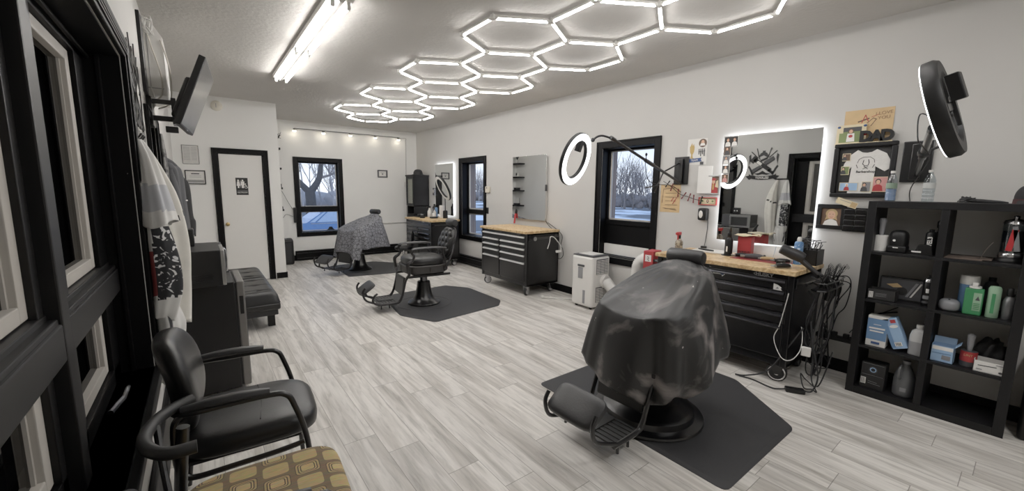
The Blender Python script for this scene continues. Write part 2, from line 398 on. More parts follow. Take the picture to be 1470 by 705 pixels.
# the tall window close on the left: mullion, rail, four white sashes, deep dark sill
w4 = sthing('window_4'); a0, a1, z0, z1 = HL
m = MB(); casing(m, PL, a0, a1, z0, z1, .09, .022, False)
for k in range(4): m.box(XL+.022, XL+.03, a1+.014+k*.02, a1+.024+k*.02, z0, z1+.08, .003); m.box(XL+.022, XL+.03, a0, a1+.08, z1+.014+k*.02, z1+.024+k*.02, .003)
m.build('casing', BLKTRIM, w4)
m = MB()
m.box(-.50, -.268, a1-.008, a1+.0, z0, z1); m.box(-.50, -.268, a0, a0+.008, z0, z1); m.box(-.50, -.268, a0, a1, z1-.008, z1)
m.box(-.36, -.34, a1-.026, a1-.009, z0, z1, .005)
m.box(-.47, -.40, 2.73, a1-.008, z0, z1, .004); m.box(-.47, -.40, a0+.008, 1.13, z0, z1, .004); m.box(-.47, -.40, a0, a1, 2.15, z1-.008, .004); m.box(-.47, -.40, a0, a1, z0, .635, .004)
m.box(-.39, -.375, a0, a1, 2.165, 2.18, .004)
m.build('window_frame', BLKTRIM, w4)
m = MB(); m.box(-.47, -.362, 1.806, 1.892, z0, z1-.008, .006); m.box(-.47, -.40, 1.75, 1.806, z0, z1-.01, .003); m.box(-.47, -.40, 1.892, 2.11, z0, z1-.01, .003); m.build('mullion', mat('satin_black_frame', '#0d0d0e', .45, spec=.3), w4)
m = MB()
for p, q in ((a0+.01, 1.806), (1.892, a1-.01)):
    m.box(-.47, -.364, p, q, 1.005, 1.125, .006); m.box(-.41, -.372, p, q, 1.118, 1.142, .005); m.box(-.44, -.395, p, q, 1.125, 1.16, .004)
m.build('rail', mat('satin_black_rail', '#0f0f10', .45, spec=.3), w4)
for p, q in ((1.14, 1.75), (2.115, 2.72)):
    for zb, zt in ((1.165, 2.145), (.64, 1.005)):
        m = MB(); s = .062
        for b in ((p, p+s, zb, zt), (q-s, q, zb, zt), (p+s, q-s, zb, zb+.05), (p+s, q-s, zt-.05, zt)): m.box(-.455, -.418, *b, .004)
        m.box(-.45, -.435, q-s-.014, q-s, zb+.05, zt-.05)
        sa = m.build('sash', WHITEF, w4)
        m = MB(); m.quad([(-.444, p+s, zb+.04), (-.444, q-s, zb+.04), (-.444, q-s, zt-.04), (-.444, p+s, zt-.04)]); m.build('pane', PANED, sa)
m = MB(); m.box(-.50, XL+.012, a0, a1, z0-.04, z0, .006); m.box(XL, XL+.035, a0-.05, a1+.06, z0-.035, z0+.004, .006); m.box(XL, XL+.022, a0, a1+.05, z0-.10, z0-.035, .005); m.build('sill', BLKTRIM, w4)
m = MB(); m.tube([(-.375, 2.36, .572), (-.36, 2.43, .575), (-.345, 2.48, .58)], .012, 8); m.tube([(-.345, 2.48, .575), (-.335, 2.54, .60), (-.34, 2.6, .585)], .009, 8); m.build('sill_latch', DKCHROME, w4)
# a second dark window beyond the coats
w5 = sthing('window_5'); a0, a1, z0, z1 = HL2
m = MB(); casing(m, PL, a0, a1, z0, z1, .07, .02); m.build('casing', BLKTRIM, w5)
m = MB(); m.box(-.45, -.38, a0, a0+.05, z0, z1); m.box(-.45, -.38, a1-.05, a1, z0, z1); m.box(-.45, -.38, a0, a1, z1-.05, z1); m.box(-.45, -.38, a0, a1, z0, z0+.05); m.box(-.45, -.268, a1-.006, a1, z0, z1); m.box(-.45, -.268, a0, a0+.006, z0, z1); m.build('window_frame', BLKTRIM, w5)
m = MB(); m.quad([(-.42, a0+.04, z0+.04), (-.42, a1-.04, z0+.04), (-.42, a1-.04, z1-.04), (-.42, a0+.04, z1-.04)]); m.build('pane', PANED, w5)
# dark box added outside the left windows to keep daylight out of them
m = MB(); m.box(-1.9, -1.8, YF, 8, -.8, 3.2); m.box(-1.9, -.57, YF, 8, 2.93, 3.2); m.box(-1.9, -.57, 7.9, 8, -.8, 3.2); m.box(-1.9, -.57, YF-.1, YF, -.8, 3.2); m.box(-1.9, -.57, YF, 8, -.85, -.8)
struct(m.build('wall_outside_dark_box', two_tone('dark_box_surface', '#2c2b2a', '#4a4845', 'noise', 3, .4, .6, .9)))
# restroom door
d1 = sthing('door_1')
m = MB(); casing(m, PD, HD[0], HD[1], 0, HD[3], .075, .022, False); m.box(HD[0], HD[0]+.012, YD, YD+.1, 0, 2.08); m.box(HD[1]-.012, HD[1], YD, YD+.1, 0, 2.08); m.box(HD[0], HD[1], YD, YD+.1, 2.068, 2.08); m.build('door_frame', BLKTRIM, d1)
m = MB(); m.box(HD[0]+.014, HD[1]-.014, YD+.012, YD+.05, .008, 2.066, .003); m.build('door_panel', DOORP, d1)
m = MB(); m.lathe([(.030, 0), (.030, .006), (.012, .012), (.012, .03), (.022, .036), (.028, .05), (.024, .062), (.01, .066)], (.335, YD+.012, .963), 20, (1,0,0), (0,0,1)); m.build('door_knob', BRASS, d1)

# ------------------------------------------------------------------ outside
SNOW = two_tone('snowy_parking_lot', '#5f6064', '#eceff4', 'noise', .16, .47, .55, .85, det=6)
m = MB(); m.box(XR+.4, 120, -60, 140, -.9, -.8); m.box(-60, XR+.4, YB+.4, 140, -.9, -.8); struct(m.build('ground', SNOW))
BARK = mat('winter_bark', '#857b76', .9, var=.3); BARK2 = mat('dark_bark', '#4d4845', .9, var=.3); FROST = mat('frosted_twigs', '#b3aaa6', .9, var=.25)
def branch(mb, p, d, ln, r, lev, rg, spread=.6, gnarl=.18, nk=(2, 3)):
    q = p; pts = [p]; dd = d.copy()
    for i in range(3):
        dd = (dd + V((rg.uniform(-1,1), rg.uniform(-1,1), rg.uniform(-.4,.8)))*gnarl).normalized(); q = q + dd*(ln/3); pts.append(q)
    mb.tube(pts, [r, r*.85, r*.6], 5 if lev > 2 else 3, 1, cap=False)
    if lev <= 0: return
    for k in range(rg.randint(*nk)):
        t = rg.choice(pts[1:]); nd_ = (dd + V((rg.uniform(-1,1), rg.uniform(-1,1), rg.uniform(-.35,.75)))*spread).normalized()
        branch(mb, t, nd_, ln*rg.uniform(.6,.8), r*.55, lev-1, rg, spread, gnarl, nk)
    branch(mb, pts[-1], dd, ln*.75, r*.6, lev-1, rg, spread, gnarl, nk)
rg = random.Random(3); m = MB(); m.mi = 0
for i in range(230):
    yy = rg.uniform(18, 104); xx = 44 + rg.uniform(0, 14) + (0 if yy < 60 else rg.uniform(0,8)); h = rg.uniform(1.9, 3.0)
    m.mi = 0 if rg.random() < .6 else 1
    branch(m, V((xx, yy, -.8)), V((rg.uniform(-.12,.12), rg.uniform(-.12,.12), 1)), h, .09*rg.uniform(.7,1.5), 3, rg, .75, .12, (2, 3))
o = m.build('bare_woodland', [BARK, FROST], None, 0); tag(o, 'bare winter woodland on the snowy horizon beyond the right windows', 'trees', kind='stuff')
m = MB(); rg = random.Random(5)
for i in range(900):
    y_ = rg.uniform(10, 110); m.ell((rg.uniform(48, 66), y_, rg.uniform(-.8, .6)), rg.uniform(.4, 1.1), rg.uniform(.5, 1.4), rg.uniform(.4, 1.0), 6, 4)
o = m.build('brushwood', mat('brush_undergrowth', '#8f8580', .95, var=.45, vs=4, bump=.6, bs=8), None, 0); tag(o, 'grey brown undergrowth along the foot of the woodland', 'bushes', kind='stuff')
m = MB(); rg = random.Random(11)
tr = thing('bare_tree', 'thick forked bare tree seen through the back window', 'tree', (4.75, 24, -.8))
mt = MB(); mt.tube([(0,0,0), (.03,0,1.2), (.0,0,2.2)], [.36, .27, .25], 12, 4); mt.tube([(0,0,2.1), (-.7,.1,2.9), (-1.5,0,3.9), (-2.2,.2,4.6)], [.18, .14, .09, .05], 8, 4); mt.tube([(0,0,2.1), (.5,0,2.9), (.7,.1,4.1), (1.1,0,5.4)], [.2, .15, .1, .05], 8, 4); mt.build('trunk', BARK2, tr)
for s_, d_ in (((-2.2,.2,4.5), (-.5,.1,.7)), ((-1.5,0,3.9), (.2,.2,1)), ((1.1,0,5.3), (.4,0,1)), ((.7,.1,4.1), (-.4,.2,1)), ((.7,.1,4.0), (1,0,.5)), ((-.7,.1,2.9), (-1,0,.25)), ((.5,0,2.9), (1,0,.3))):
    branch(m, V(s_), V(d_).normalized(), 1.7, .07, 4, rg, .95, .22, (3, 4))
m.build('branches', BARK, tr, 0)
rg = random.Random(17); m = MB()
for i in range(40):
    branch(m, V((rg.uniform(-2, 18), rg.uniform(44, 60), -.8)), V((rg.uniform(-.1,.1), 0, 1)), rg.uniform(2.2, 4.0), .1, 3, rg, .8, .14, (2, 3))
for i in range(60): m.ell((rg.uniform(-4, 20), rg.uniform(50, 62), rg.uniform(-.6, .6)), 2, 1.5, rg.uniform(.7, 1.5), 6, 4)
o = m.build('distant_thicket', FROST, None, 0); tag(o, 'pale thicket of distant bare trees behind the forked tree', 'trees', kind='stuff')
# blue car parked outside the back window, heading left
car = thing('parked_car', 'blue car parked outside, seen through the back window', 'car', (4.5, 18.5, -.8))
CARB = mat('blue_car_paint', '#6d8fbf', .25, .3, coat=.6); CARG = mat('car_glass', '#b9cbe2', .1, 0, spec=.8)
side = [(-2.2,.35), (-2.25,.7), (-2.1,.86), (-1.2,.98), (-.55,1.44), (-.2,1.52), (1.1,1.52), (1.7,1.4), (2.15,1.0), (2.25,.6), (2.2,.35)]
m = MB(); m.prism(side, 1.75, frame((0, .87, 0), (1,0,0), (0,0,1))); m.build('body', CARB, car, 30)
for nm, poly in (('windscreen', [(-1.08,1.0), (-.52,1.42), (-.44,1.42), (-.9,1.0)]), ('side_window', [(-.82,1.0), (-.38,1.42), (.28,1.44), (.28,1.0)]), ('side_window', [(.34,1.0), (.34,1.44), (1.05,1.44), (1.2,1.0)]), ('side_window', [(1.28,1.0), (1.12,1.43), (1.6,1.34), (1.85,1.02)])):
    m = MB(); m.prism(poly, .02, frame((0, -.885, 0), (1,0,0), (0,0,1))); m.build(nm, CARG, car)
m = MB(); m.box(-1.05, 1.9, -.90, -.885, .93, .955); m.box(-.85, 1.3, -.905, -.885, 1.452, 1.47); m.build('trim_strip', CHROME, car)
for x in (-1.4, 1.4):
    m = MB(); m.cyl((x, -.92, .34), (x, -.68, .34), .34, .34, 24); w_ = m.build('wheel', BLKRUB, car)
    m = MB(); m.cyl((x, -.935, .34), (x, -.9, .34), .22, .22, 12); m.build('hub', STEEL, w_)
m = MB(); m.box(-2.2, -2.0, -.89, -.5, .68, .8, .02); m.build('headlight', WHT, car)

# ------------------------------------------------------------------ sky and lamps
w = bpy.data.worlds.new('winter_sky'); sc.world = w; w.use_nodes = True; nt = w.node_tree
bg = nt.nodes['Background']; tc = nd(nt, 'ShaderNodeTexCoord'); sp = nd(nt, 'ShaderNodeSeparateXYZ'); rp = nd(nt, 'ShaderNodeValToRGB')
nt.links.new(tc.outputs['Generated'], sp.inputs[0]); nt.links.new(sp.outputs[2], rp.inputs[0])
e = rp.color_ramp.elements; e[0].position = .0; e[0].color = hexc('#dde3ec'); e[1].position = .5; e[1].color = hexc('#8ba6d0'); x = e.new(.12); x.color = hexc('#b4c5e0')
nt.links.new(rp.outputs[0], bg.inputs[0]); bg.inputs[1].default_value = 1.55
sc.view_settings.view_transform = 'Standard'; sc.view_settings.look = 'None'; sc.view_settings.exposure = .25; sc.view_settings.gamma = 1.28

# ------------------------------------------------------------------ ceiling lights
hexl = thing('honeycomb_light', 'glowing white hexagon grid light hung under the ceiling', 'ceiling light', (2.74, 4.43, ZC-.035))
S = .47; centers = []
for k in range(-3, 5):
    yk = .705*k
    if k % 2 == 0: centers += [(-.405, yk), (.405, yk)]
    else: centers.append((0, yk))
centers = [(-.405, 2.82), (.405, 2.82), (0, 2.115), (-.405, 1.41), (.405, 1.41), (0, .705), (-.405, 0), (.405, 0), (0, -.705), (-.405, -1.41), (.405, -1.41), (0, -2.115), (.405, -2.82), (-.405, -2.82), (0, -3.525), (0, 3.525)]
edges = {}; verts = {}
for cx_, cy_ in centers:
    vs = [(cx_+S*1.0*math.sin(PI/3*i)*.995, cy_+S*math.cos(PI/3*i)) for i in range(6)]
    ks = [(round(a/.15), round(b/.15)) for a, b in vs]
    for k, v_ in zip(ks, vs): verts.setdefault(k, v_)
    for i in range(6):
        k = tuple(sorted((ks[i], ks[(i+1) % 6]))); edges.setdefault(k, 1)
for ka, kb in edges:
    a = V((*verts[ka], 0)); b = V((*verts[kb], 0)); d = (b-a).normalized()
    m = MB(frame((a+b)/2, d, V((0,0,1)).cross(d))); h_ = (b-a).length/2-.03; m.box(-h_, h_, -.013, .013, -.002, .012); m.mi = 1
    m.grid(lambda u, w_: (-h_+2*h_*w_, .011*math.cos(PI+PI*u), -.002+.013*math.sin(PI+PI*u)), 7, 2); m.build('light_tube', [WHITEP, TUBE], hexl)
for k, (x, y) in verts.items():
    m = MB(); m.cyl((x, y, -.012), (x, y, .02), .022, .022, 10)
    for ka, kb in edges:
        if k in (ka, kb):
            o_ = verts[kb if k == ka else ka]; d = (V((*o_, 0))-V((x, y, 0))).normalized(); m.cyl(V((x, y, 0)), V((x, y, 0))+d*.04, .0145, .0145, 8)
    m.cyl((x, y, .0), (x, y, .034), .006, .006, 6)
    m.build('connector', WHITEP, hexl)
fl = thing('fluorescent_light', 'long white fluorescent batten with four bare tubes', 'ceiling light', (.905, 4.53, ZC))
m = MB(); m.box(-.085, .085, -1.36, 1.36, -.045, 0, .006); m.prism([(-.03, -.045), (.03, -.045), (.012, -.07), (-.012, -.07)], 2.7, frame((0, 1.35, 0), (1,0,0), (0,0,1))); m.build('housing', WHITEP, fl)
for x in (-.055, .055):
    for y0, y1 in ((-1.33, -.02), (.02, 1.33)):
        m = MB(); m.cyl((x, y0+.03, -.072), (x, y1-.03, -.072), .0125, .0125, 10); m.build('tube', FTUBE, fl)
        m = MB(); m.box(x-.012, x+.012, y0, y0+.028, -.095, -.045, .003); m.box(x-.012, x+.012, y1-.028, y1, -.095, -.045, .003); m.build('lamp_holder', WHITEP, fl)
t = thing('track_light', 'thin dark rail with five small bulbs high on the back wall', 'wall light', (1.65, YB, 2.765))
m = MB(); m.tube([(0, -.10, .0), (2.25, -.10, .0)], .008, 8, 1)
for k in range(5): m.cyl((.0+.553*k+.02, -.10, 0), (.0+.553*k+.02, 0, 0), .006, .006, 6)
m.build('rail', DKCHROME, t)
for k in range(5):
    m = MB(); m.lathe([(.012, 0), (.028, -.02), (.036, -.05), (.034, -.052)], (.553*k, -.12, .0), 14); s_ = m.build('spot_head', CHROME, t)
    m = MB(); m.ell((.553*k, -.12, -.05), .034, .034, .025, 12, 8); m.build('bulb', BULB, s_)
m = MB(); m.tube([(2.25, -.03, 0), (2.44, -.012, 0), (2.44, -.012, -.04)], .009, 8, 3); m.tube([(2.44, -.012, -.03), (2.43, -.012, -1.05)], .011, 8, 1); m.tube([(2.43, -.012, -1.15), (2.43, -.012, -2.05)], .011, 8, 1); m.build('conduit', WALL, t)
m = MB(); m.box(2.38, 2.48, -.035, 0, -1.16, -1.04, .008); m.build('switch_box', WHITEP, t)
t = thing('wall_conduit', 'thin white pipe running low along the back wall', 'pipe', (0, YB, .73)); m = MB(); m.tube([(2.72, -.014, .0), (4.06, -.014, .0)], .012, 8, 1); m.build('pipe', WHITEP, t)
for x in (2.9, 3.6): m = MB(); m.box(x, x+.03, -.03, 0, -.018, .018, .003); m.build('clip', WHITEP, t)
la = bpy.data.lights.new('added_fill_light', 'AREA'); la.shape = 'RECTANGLE'; la.size = 1.2; la.size_y = .2; la.energy = 15; la.color = (1, .985, .96)  # unseen fill light added behind the camera to brighten the near right side
lo = bpy.data.objects.new('added_fill_light', la); COL.objects.link(lo); lo.location = (2.6, -.6, ZC-.03)
# window daylight
for nm, loc, rot, sx, sy, pw in (('daylight_back', (2.1, YB+.45, 1.4), (PI/2, 0, 0), .9, 1.6, 14), ('daylight_right', (XR+.45, 3.3, 1.65), (PI/2, 0, PI/2), .85, 1.0, 10), ('daylight_right_far', (XR+.45, 7.0, 1.4), (PI/2, 0, PI/2), .85, 1.6, 12)):
    pass
# ================================================================== TOOL CHEST WORKSTATIONS
BLKDR = mat('black_drawer_enamel', '#09090b', .3, var=.12, spec=.5)
def caster(mb_t, x, y, fancy=False, sw=0, parent=None, r=.062):
    """a caster with its wheel as a sub-part"""
    m = MB(Tr(x, y, 0) @ Rz(sw)); m.box(-.04, .04, -.04, .04, .138, .15, .003); m.prism([(-.045, .135), (.045, .135), (.02, r-.012), (-.02, r-.012)], .004, frame((0, -.024, 0), (1,0,0), (0,0,1))); m.prism([(-.045, .135), (.045, .135), (.02, r-.012), (-.02, r-.012)], .004, frame((0, .028, 0), (1,0,0), (0,0,1)))
    m.box(-.03, .05, -.026, .026, .12, .135, .004)
    c = m.build('caster', CHROME if not fancy else BLKMET, parent)
    m = MB(Tr(x, y, 0) @ Rz(sw)); m.lathe([(.03, -.02), (r-.008, -.02), (r, -.012), (r, .012), (r-.008, .02), (.03, .02)], (0, 0, r), 20, (1,0,0), (0,0,1)); m.build('wheel', BLKRUB, c)
    m = MB(Tr(x, y, 0) @ Rz(sw)); m.lathe([(.005, -.024), (r*.8, -.022), (r*.8, .022), (.005, .024)] if not fancy else [(.005, -.024), (.02, -.024), (.02, .024), (.005, .024)], (0, 0, r), 16, (1,0,0), (0,0,1))
    if fancy:
        for k in range(5): a = 2*PI*k/5; m.box(-.006, .006, -.022, .022, 0, .001) if False else m.cyl((.016*math.cos(a), -.021, r+.016*math.sin(a)), (.05*math.cos(a+.3), -.021, r+.05*math.sin(a+.3)), .008, .008, 6)
        m.lathe([(r*.72, -.023), (r*.84, -.023), (r*.84, -.018), (r*.72, -.018)], (0, 0, r), 24, (1,0,0), (0,0,1), cap=False)
    m.build('hub', CHROME, c)
def chest(label, x, y0, y1, top, depth, handle, rows_l, rows_r, split, fancy=False, side=-1):
    """rolling chest: front faces -x at x, runs y0..y1 (y1 = far/left end as seen); rows = handle heights"""
    t = thing('tool_chest', label, 'tool chest', (x, (y0+y1)/2, 0), 0, 'rolling tool chests used as barber stations'); W = (y1-y0)/2; D = depth
    m = MB(); m.box(.012, D, -W, -W+.02, .15, top-.04); m.box(.012, D, W-.02, W, .15, top-.04); m.box(D-.02, D, -W, W, .15, top-.04); m.box(.012, D, -W, W, .15, .18, .004); m.box(.012, D, -W, W, top-.06, top-.04); m.box(.0, .03, -W, -W+.045, .15, top-.04, .005); m.box(.0, .03, W-.045, W, .15, top-.04, .005); m.box(.014, .03, -W+.04, W-.04, .15, .205); m.box(.03, D-.02, -W+.02, W-.02, .18, .2)
    m.box(.01, .03, split-.015, split+.015, .18, top-.17); m.box(.018, .028, -W+.04, W-.04, .2, top-.05)
    m.build('cabinet', BLKMET, t)
    m = MB(); m.box(-.03, D+.01, -W-.012, W+.012, top-.036, top, .005); m.build('worktop', BUTCH, t)
    def drawer(ya, yb, zb, zt, hh):
        m = MB(); m.box(0, .03, ya, yb, zb, zt, .006); d = m.build('drawer', BLKDR, t)
        m = MB(); m.prism([(0, 0), (-.022, -.004), (-.026, -.014), (-.018, -.024), (0, -.022)], yb-ya-.02, frame((0, yb-.01, zt-.006), (1,0,0), (0,0,1))); m.build('handle', handle, d)
    drawer(-W+.048, W-.048, top-.165, top-.075, 0)
    for rows, ya, yb in ((rows_r, -W+.048, split-.018), (rows_l, split+.018, W-.048)):
        for zt, zb in zip(rows, rows[1:]): drawer(ya, yb, zb+.006, zt-.004, 0)
    m = MB(); m.lathe([(.012, 0), (.012, .006), (.006, .008)], (.016, W*.12, top-.055), 12, (0,1,0), (0,0,1)); m.build('lock', CHROME, t)
    for s_ in (-1, 1):   # tubular push handle at each end
        m = MB(); yy = s_*(W+.06); e_ = s_*W
        m.tube([(.05, e_, top-.10), (.05, yy, top-.10), (.08, yy, top-.10), (D-.1, yy, top-.10), (D-.07, yy, top-.10), (D-.07, e_, top-.10)], .014, 8, 3); m.box(.03, .07, e_-.004*s_, e_+.012*s_, top-.14, top-.06, .004); m.box(D-.09, D-.05, e_-.004*s_, e_+.012*s_, top-.14, top-.06, .004); m.build('side_handle', BLKMET, t)
    for cx_, cy_, a in ((.07, -W+.08, .4), (.07, W-.08, -.3), (D-.08, -W+.08, .1), (D-.08, W-.08, .2)): caster(None, cx_, cy_, fancy, (1.85 if fancy and a == .4 else a), t, .075 if fancy else .062)
    return t, W, D
SILV = mat('bright_silver_handle', '#dcdcda', .45, .6)
c1, W1, D1 = chest('black tool chest with silver handles below the unlit frameless mirror', 3.69, 4.44, 5.62, .965, .63, SILV, [.80, .715, .63, .525, .21], [.80, .715, .62, .51, .21], .08)
text('lettering', 'HUSKY', .03, GRY, c1, frame((-.002, -.40, .91), (0,-1,0), (0,0,1)))
m = MB(); m.lathe([(.03, 0), (.03, .004)], (.09, -W1-.076, .862), 16, (1,0,0), (0,0,1)); m.build('round_badge', STEEL, c1)
HDK = mat('dark_handle', '#45454a', .25, .9)
c2, W2_, D2 = chest('black tool chest behind the front barber chair, below the glowing mirror', 3.64, 1.105, 2.305, .945, .63, HDK, [.78, .69, .60, .50, .21], [.78, .69, .60, .50, .21], .20, True)
text('lettering', 'HUSKY', .042, C('pale_badge', '#9a9a9c'), c2, frame((-.0025, -.385, .885), (0,-1,0), (0,0,1)), bold=.001)
m = MB(); m.prism([(.0,.0),(.02,.014),(.012,-.0),(.02,-.014)], .001, frame((-.002, -.30, .885), (0,-1,0), (0,0,1))); m.build('logo_mark', STEEL, c2)
# hawk-like sticker on the top drawer and a small white one by its corner
m = MB(frame((-.003, -.02, .835), (0,-1,0), (0,0,1))); m.mi = 0; m.prism([(-.055,-.008),(-.05,.012),(-.02,.024),(.03,.02),(.055,.012),(.05,-.004),(.03,-.022),(.025,-.006),(-.01,-.006)], .0015); m.mi = 1; m.prism([(-.02,.014),(.03,.012),(.05,.006),(.036,-.012),(.012,-.0)], .0022); m.mi = 2; m.prism([(.024,.008),(.04,.006),(.034,-.002)], .003); m.build('bird_sticker', [WHT, NAVY, BLK], c2)
m = MB(frame((-.003, -.49, .80), (0,-1,0), (0,0,1))); m.mi = 0; m.prism([(-.03,-.022),(.032,-.022),(.02,-.005),(.03,.0),(.0,.02),(-.03,.03)], .0015); m.mi = 1; m.prism([(-.015,-.012),(.01,-.01),(0,.004)], .002); m.build('sticker', [WHT, GRY], c2)
c3, W3_, D3 = chest('dark tool chest in the far corner crowded with bottles and a lamp', 3.52, 7.15, 8.33, .955, .63, HDK, [.79, .70, .61, .51, .21], [.79, .70, .61, .51, .21], -.02)
m = MB(); m.box(-.003, .0, -.30, -.20, .895, .91); m.build('badge', STEEL, c3)

# ================================================================== BARBER CHAIRS
FOOT = mat('worn_cast_foot_plate', '#262626', .5, .5, var=.6, vs=25)
def barber_chair(label, loc, rz, big=False, group='hydraulic barber chairs', tuck=False):
    t = thing('barber_chair', label, 'barber chair', loc, rz, group)
    R = .31 if big else .215
    m = MB()
    if big: m.lathe([(R+.06, .0), (R+.055, .012), (R, .022), (R-.005, .06), (R-.03, .075), (.22, .085), (.18, .12), (.165, .125), (.15, .16), (.11, .20), (.095, .30), (.07, .305)], (0,0,0), 48)
    else: m.lathe([(R+.0, .0), (R, .018), (R-.02, .035), (.15, .06), (.115, .12), (.095, .22), (.085, .30), (.075, .305)], (0,0,0), 40)
    m.build('base', BLKMET, t)
    m = MB(); m.cyl((0,0,.30), (0,0,.43), .05, .05, 20); m.build('piston', DKCHROME, t)
    m = MB(); m.box(-.22, .2, -.2, .2, .42, .455, .012); m.box(-.3, .30, -.22, -.19, .40, .43, .006); m.box(-.3, .30, .19, .22, .40, .43, .006); m.build('under_frame', PEWTER, t)
    m = MB(); m.tube([(0, -.06, .37), (-.05, -.2, .36), (-.1, -.34, .335)], .009, 8); m.tube([(-.1, -.34, .335), (-.115, -.38, .33)], .014, 8, 1); m.build('pump_lever', CHROME, t)
    # skirt around the seat
    m = MB(); out = []
    for k, (zz, gr) in enumerate(((.455, 0), (.462, .012), (.55, .012), (.56, 0))):
        out.append([m.v((.275*sgp(math.cos(2*PI*i/40), .6)*(1+gr*3)+.01, .285*sgp(math.sin(2*PI*i/40), .6)*(1+gr*3), zz)) for i in range(40)])
    for a, b in zip(out, out[1:]): m.bridge(a, b)
    m.f(out[0][::-1]); m.f(out[-1])
    for i in range(0, 40, 5): a = 2*PI*i/40; p = V((.288*sgp(math.cos(a), .6)*1.03+.01, .298*sgp(math.sin(a), .6)*1.03, 0)); m.cyl(p+V((0,0,.47)), p+V((0,0,.545)), .006, .006, 6)
    m.build('seat_skirt', mat('ribbed_dark_skirt', '#2d2b2a', .45, .3), t)
    m = MB(); m.ell((.01, 0, .60), .27, .275, .07, 32, 14, .55, .65)
    for v_ in m.bm.verts:
        if v_.co.z > .63:
            d = 0
            for (bx, by) in ((0,0), (.12,.1), (.12,-.1), (-.12,.1), (-.12,-.1)): d += .02*math.exp(-((v_.co.x-bx)**2+(v_.co.y-by)**2)/.0012)
            v_.co.z -= d
    m.build('seat', VINYL, t)
    # reclined tufted backrest
    A = .30; B0 = Tr(-.27, 0, .61) @ Ry(-A) @ Mx.Diagonal((1, 1, .80, 1))
    def backf(u, w_, front=True):
        a = 2*PI*u; r = w_; e = .8
        y = .225*r*sgp(math.cos(a), e); z = .27+.27*r*sgp(math.sin(a), e); x = .055*(1-r**4)**.5 if r < 1 else 0
        if front:
            q = 0
            for zz in range(5):
                for yy in (-1.5, -.5, .5, 1.5) if zz % 2 else (-1, 0, 1):
                    q += math.exp(-((y-yy*.115)**2+(z-.07-zz*.10)**2)/.0007)
            x -= .028*min(q, 1)*min(1, (1-r)*5)
            x += .01*math.sin(0)
        return (x, y, z)
    m = MB(B0); m.grid(lambda u, w_: backf(u, w_), 64, 26, cu=True); m.grid(lambda u, w_: (-backf(u, w_, False)[0]*.5, *backf(u, w_, False)[1:]), 64, 6, cu=True)
    m.build('backrest', VINYL, t)
    m = MB(B0); m.tube([(-.015, .232*sgp(math.cos(2*PI*i/24), .8), .27+.278*sgp(math.sin(2*PI*i/24), .8)) for i in range(24)], .014, 8, 2, True); m.box(-.05, -.03, -.05, .05, -.05, .6, .008); m.build('backrest_rim', PEWTER, t)
    for s_ in (-1, 1):
        m = MB(); m.tube([(-.20, s_*.285, .50), (-.29, s_*.27, .66), (-.33, s_*.25, .76), (-.38, s_*.20, .90)], .013, 8); m.build('back_bracket', PEWTER, t)
    m = MB(B0); m.tube([(-.04, 0, .50), (-.05, 0, .60)], .012, 8, 1); m.build('headrest_post', CHROME, t)
    Hc = Tr(-.27, 0, .61) @ Ry(-A) @ Tr(.0, 0, .50 if not big else .47); L_ = .135 if big else .12
    m = MB(Hc); rr = .055 if big else .05
    m.lathe([(.02, -L_), (rr*.8, -L_+.003), (rr, -L_+.018), (rr*1.03, 0), (rr, L_-.018), (rr*.8, L_-.003), (.02, L_)], (0,0,0), 24, (1,0,0), (0,0,-1)); m.build('headrest', VINYLR, t)
    # arms with S shaped supports, running into the footrest side frames
    for s_ in (-1, 1):
        y = s_*(.25 if tuck else .295); fo = -.09 if tuck else 0
        m = MB(); m.tube([(.24+fo, y, .765), (.20+fo, y, .792), (.05, y, .80), (-.12, y, .795), (-.21, y, .77)], [.022, .026, .03, .028, .016], 10, 5, ry=None); 
        for v_ in m.bm.verts: v_.co.z = .787+(v_.co.z-.787)*.55; v_.co.y = y+(v_.co.y-y)*1.35
        ar = m.build('armrest', VINYLR, t)
        m = MB(); m.tube([(.22+fo, y, .775), (.245+fo, y, .74), (.22+fo, y, .69), (.25+fo, y, .64), (.30+fo, y, .60), (.30+fo, y, .53), (.285+fo*.3, y, .46)], [.016, .017, .014, .02, .024, .02, .018], 8, 5); m.build('arm_support', PEWTER, t); m = MB(); m.tube([(-.16, y, .775), (-.17, y, .70), (-.2, y*.97, .62), (-.22, y*.97, .5)], .014, 8, 5); m.build('arm_support', PEWTER, t)
        m = MB(); yy = s_*.2
        m.tube([(.285+fo*.8, y*(.8 if tuck else 1), .47), (.295+fo*.7, yy*(1 if tuck else 1.2), .42), (.31+fo*.3, yy, .36), (.35, yy, .2), (.385, yy, .125), (.44, yy, .10), (.66, yy, .10)], [.018, .017, .016, .015, .018, .016, .014], 8, 5)
        if not big: m.tube([(.60, yy, .10), (.68, yy, .115), (.72, yy, .16), (.70, yy, .22), (.66, yy*.9, .24)], .013, 8, 5)
        m.tube([(.64, yy, .11), (.79, yy*.9, .17), (.83, yy*.9, .27), (.80, yy*.9, .33)], .013, 8, 5)
        for px_ in (.52, .62): m.cyl((px_, yy, .1), (px_, yy, .045), .008, .01, 6)
        m.build('footrest_bar', PEWTER if not big else BLKMET, t)
    m = MB(Tr(.315, 0, .36) @ Ry(-.14)); m.box(-.02, .012, -.175, .175, -.19, .05, .02); m.build('calf_panel', VINYL, t)
    m = MB(); m.box(.40, .645, -.2, .2, .088, .102, .004)
    for i in range(6): m.box(.41+i*.038, .43+i*.038, -.19, .19, .1, .108, .002)
    m.box(.43, .62, -.04, .04, .105, .115, .003); m.build('foot_plate', FOOT, t)
    m = MB(Tr(.755, 0, .295) @ Ry(.62))
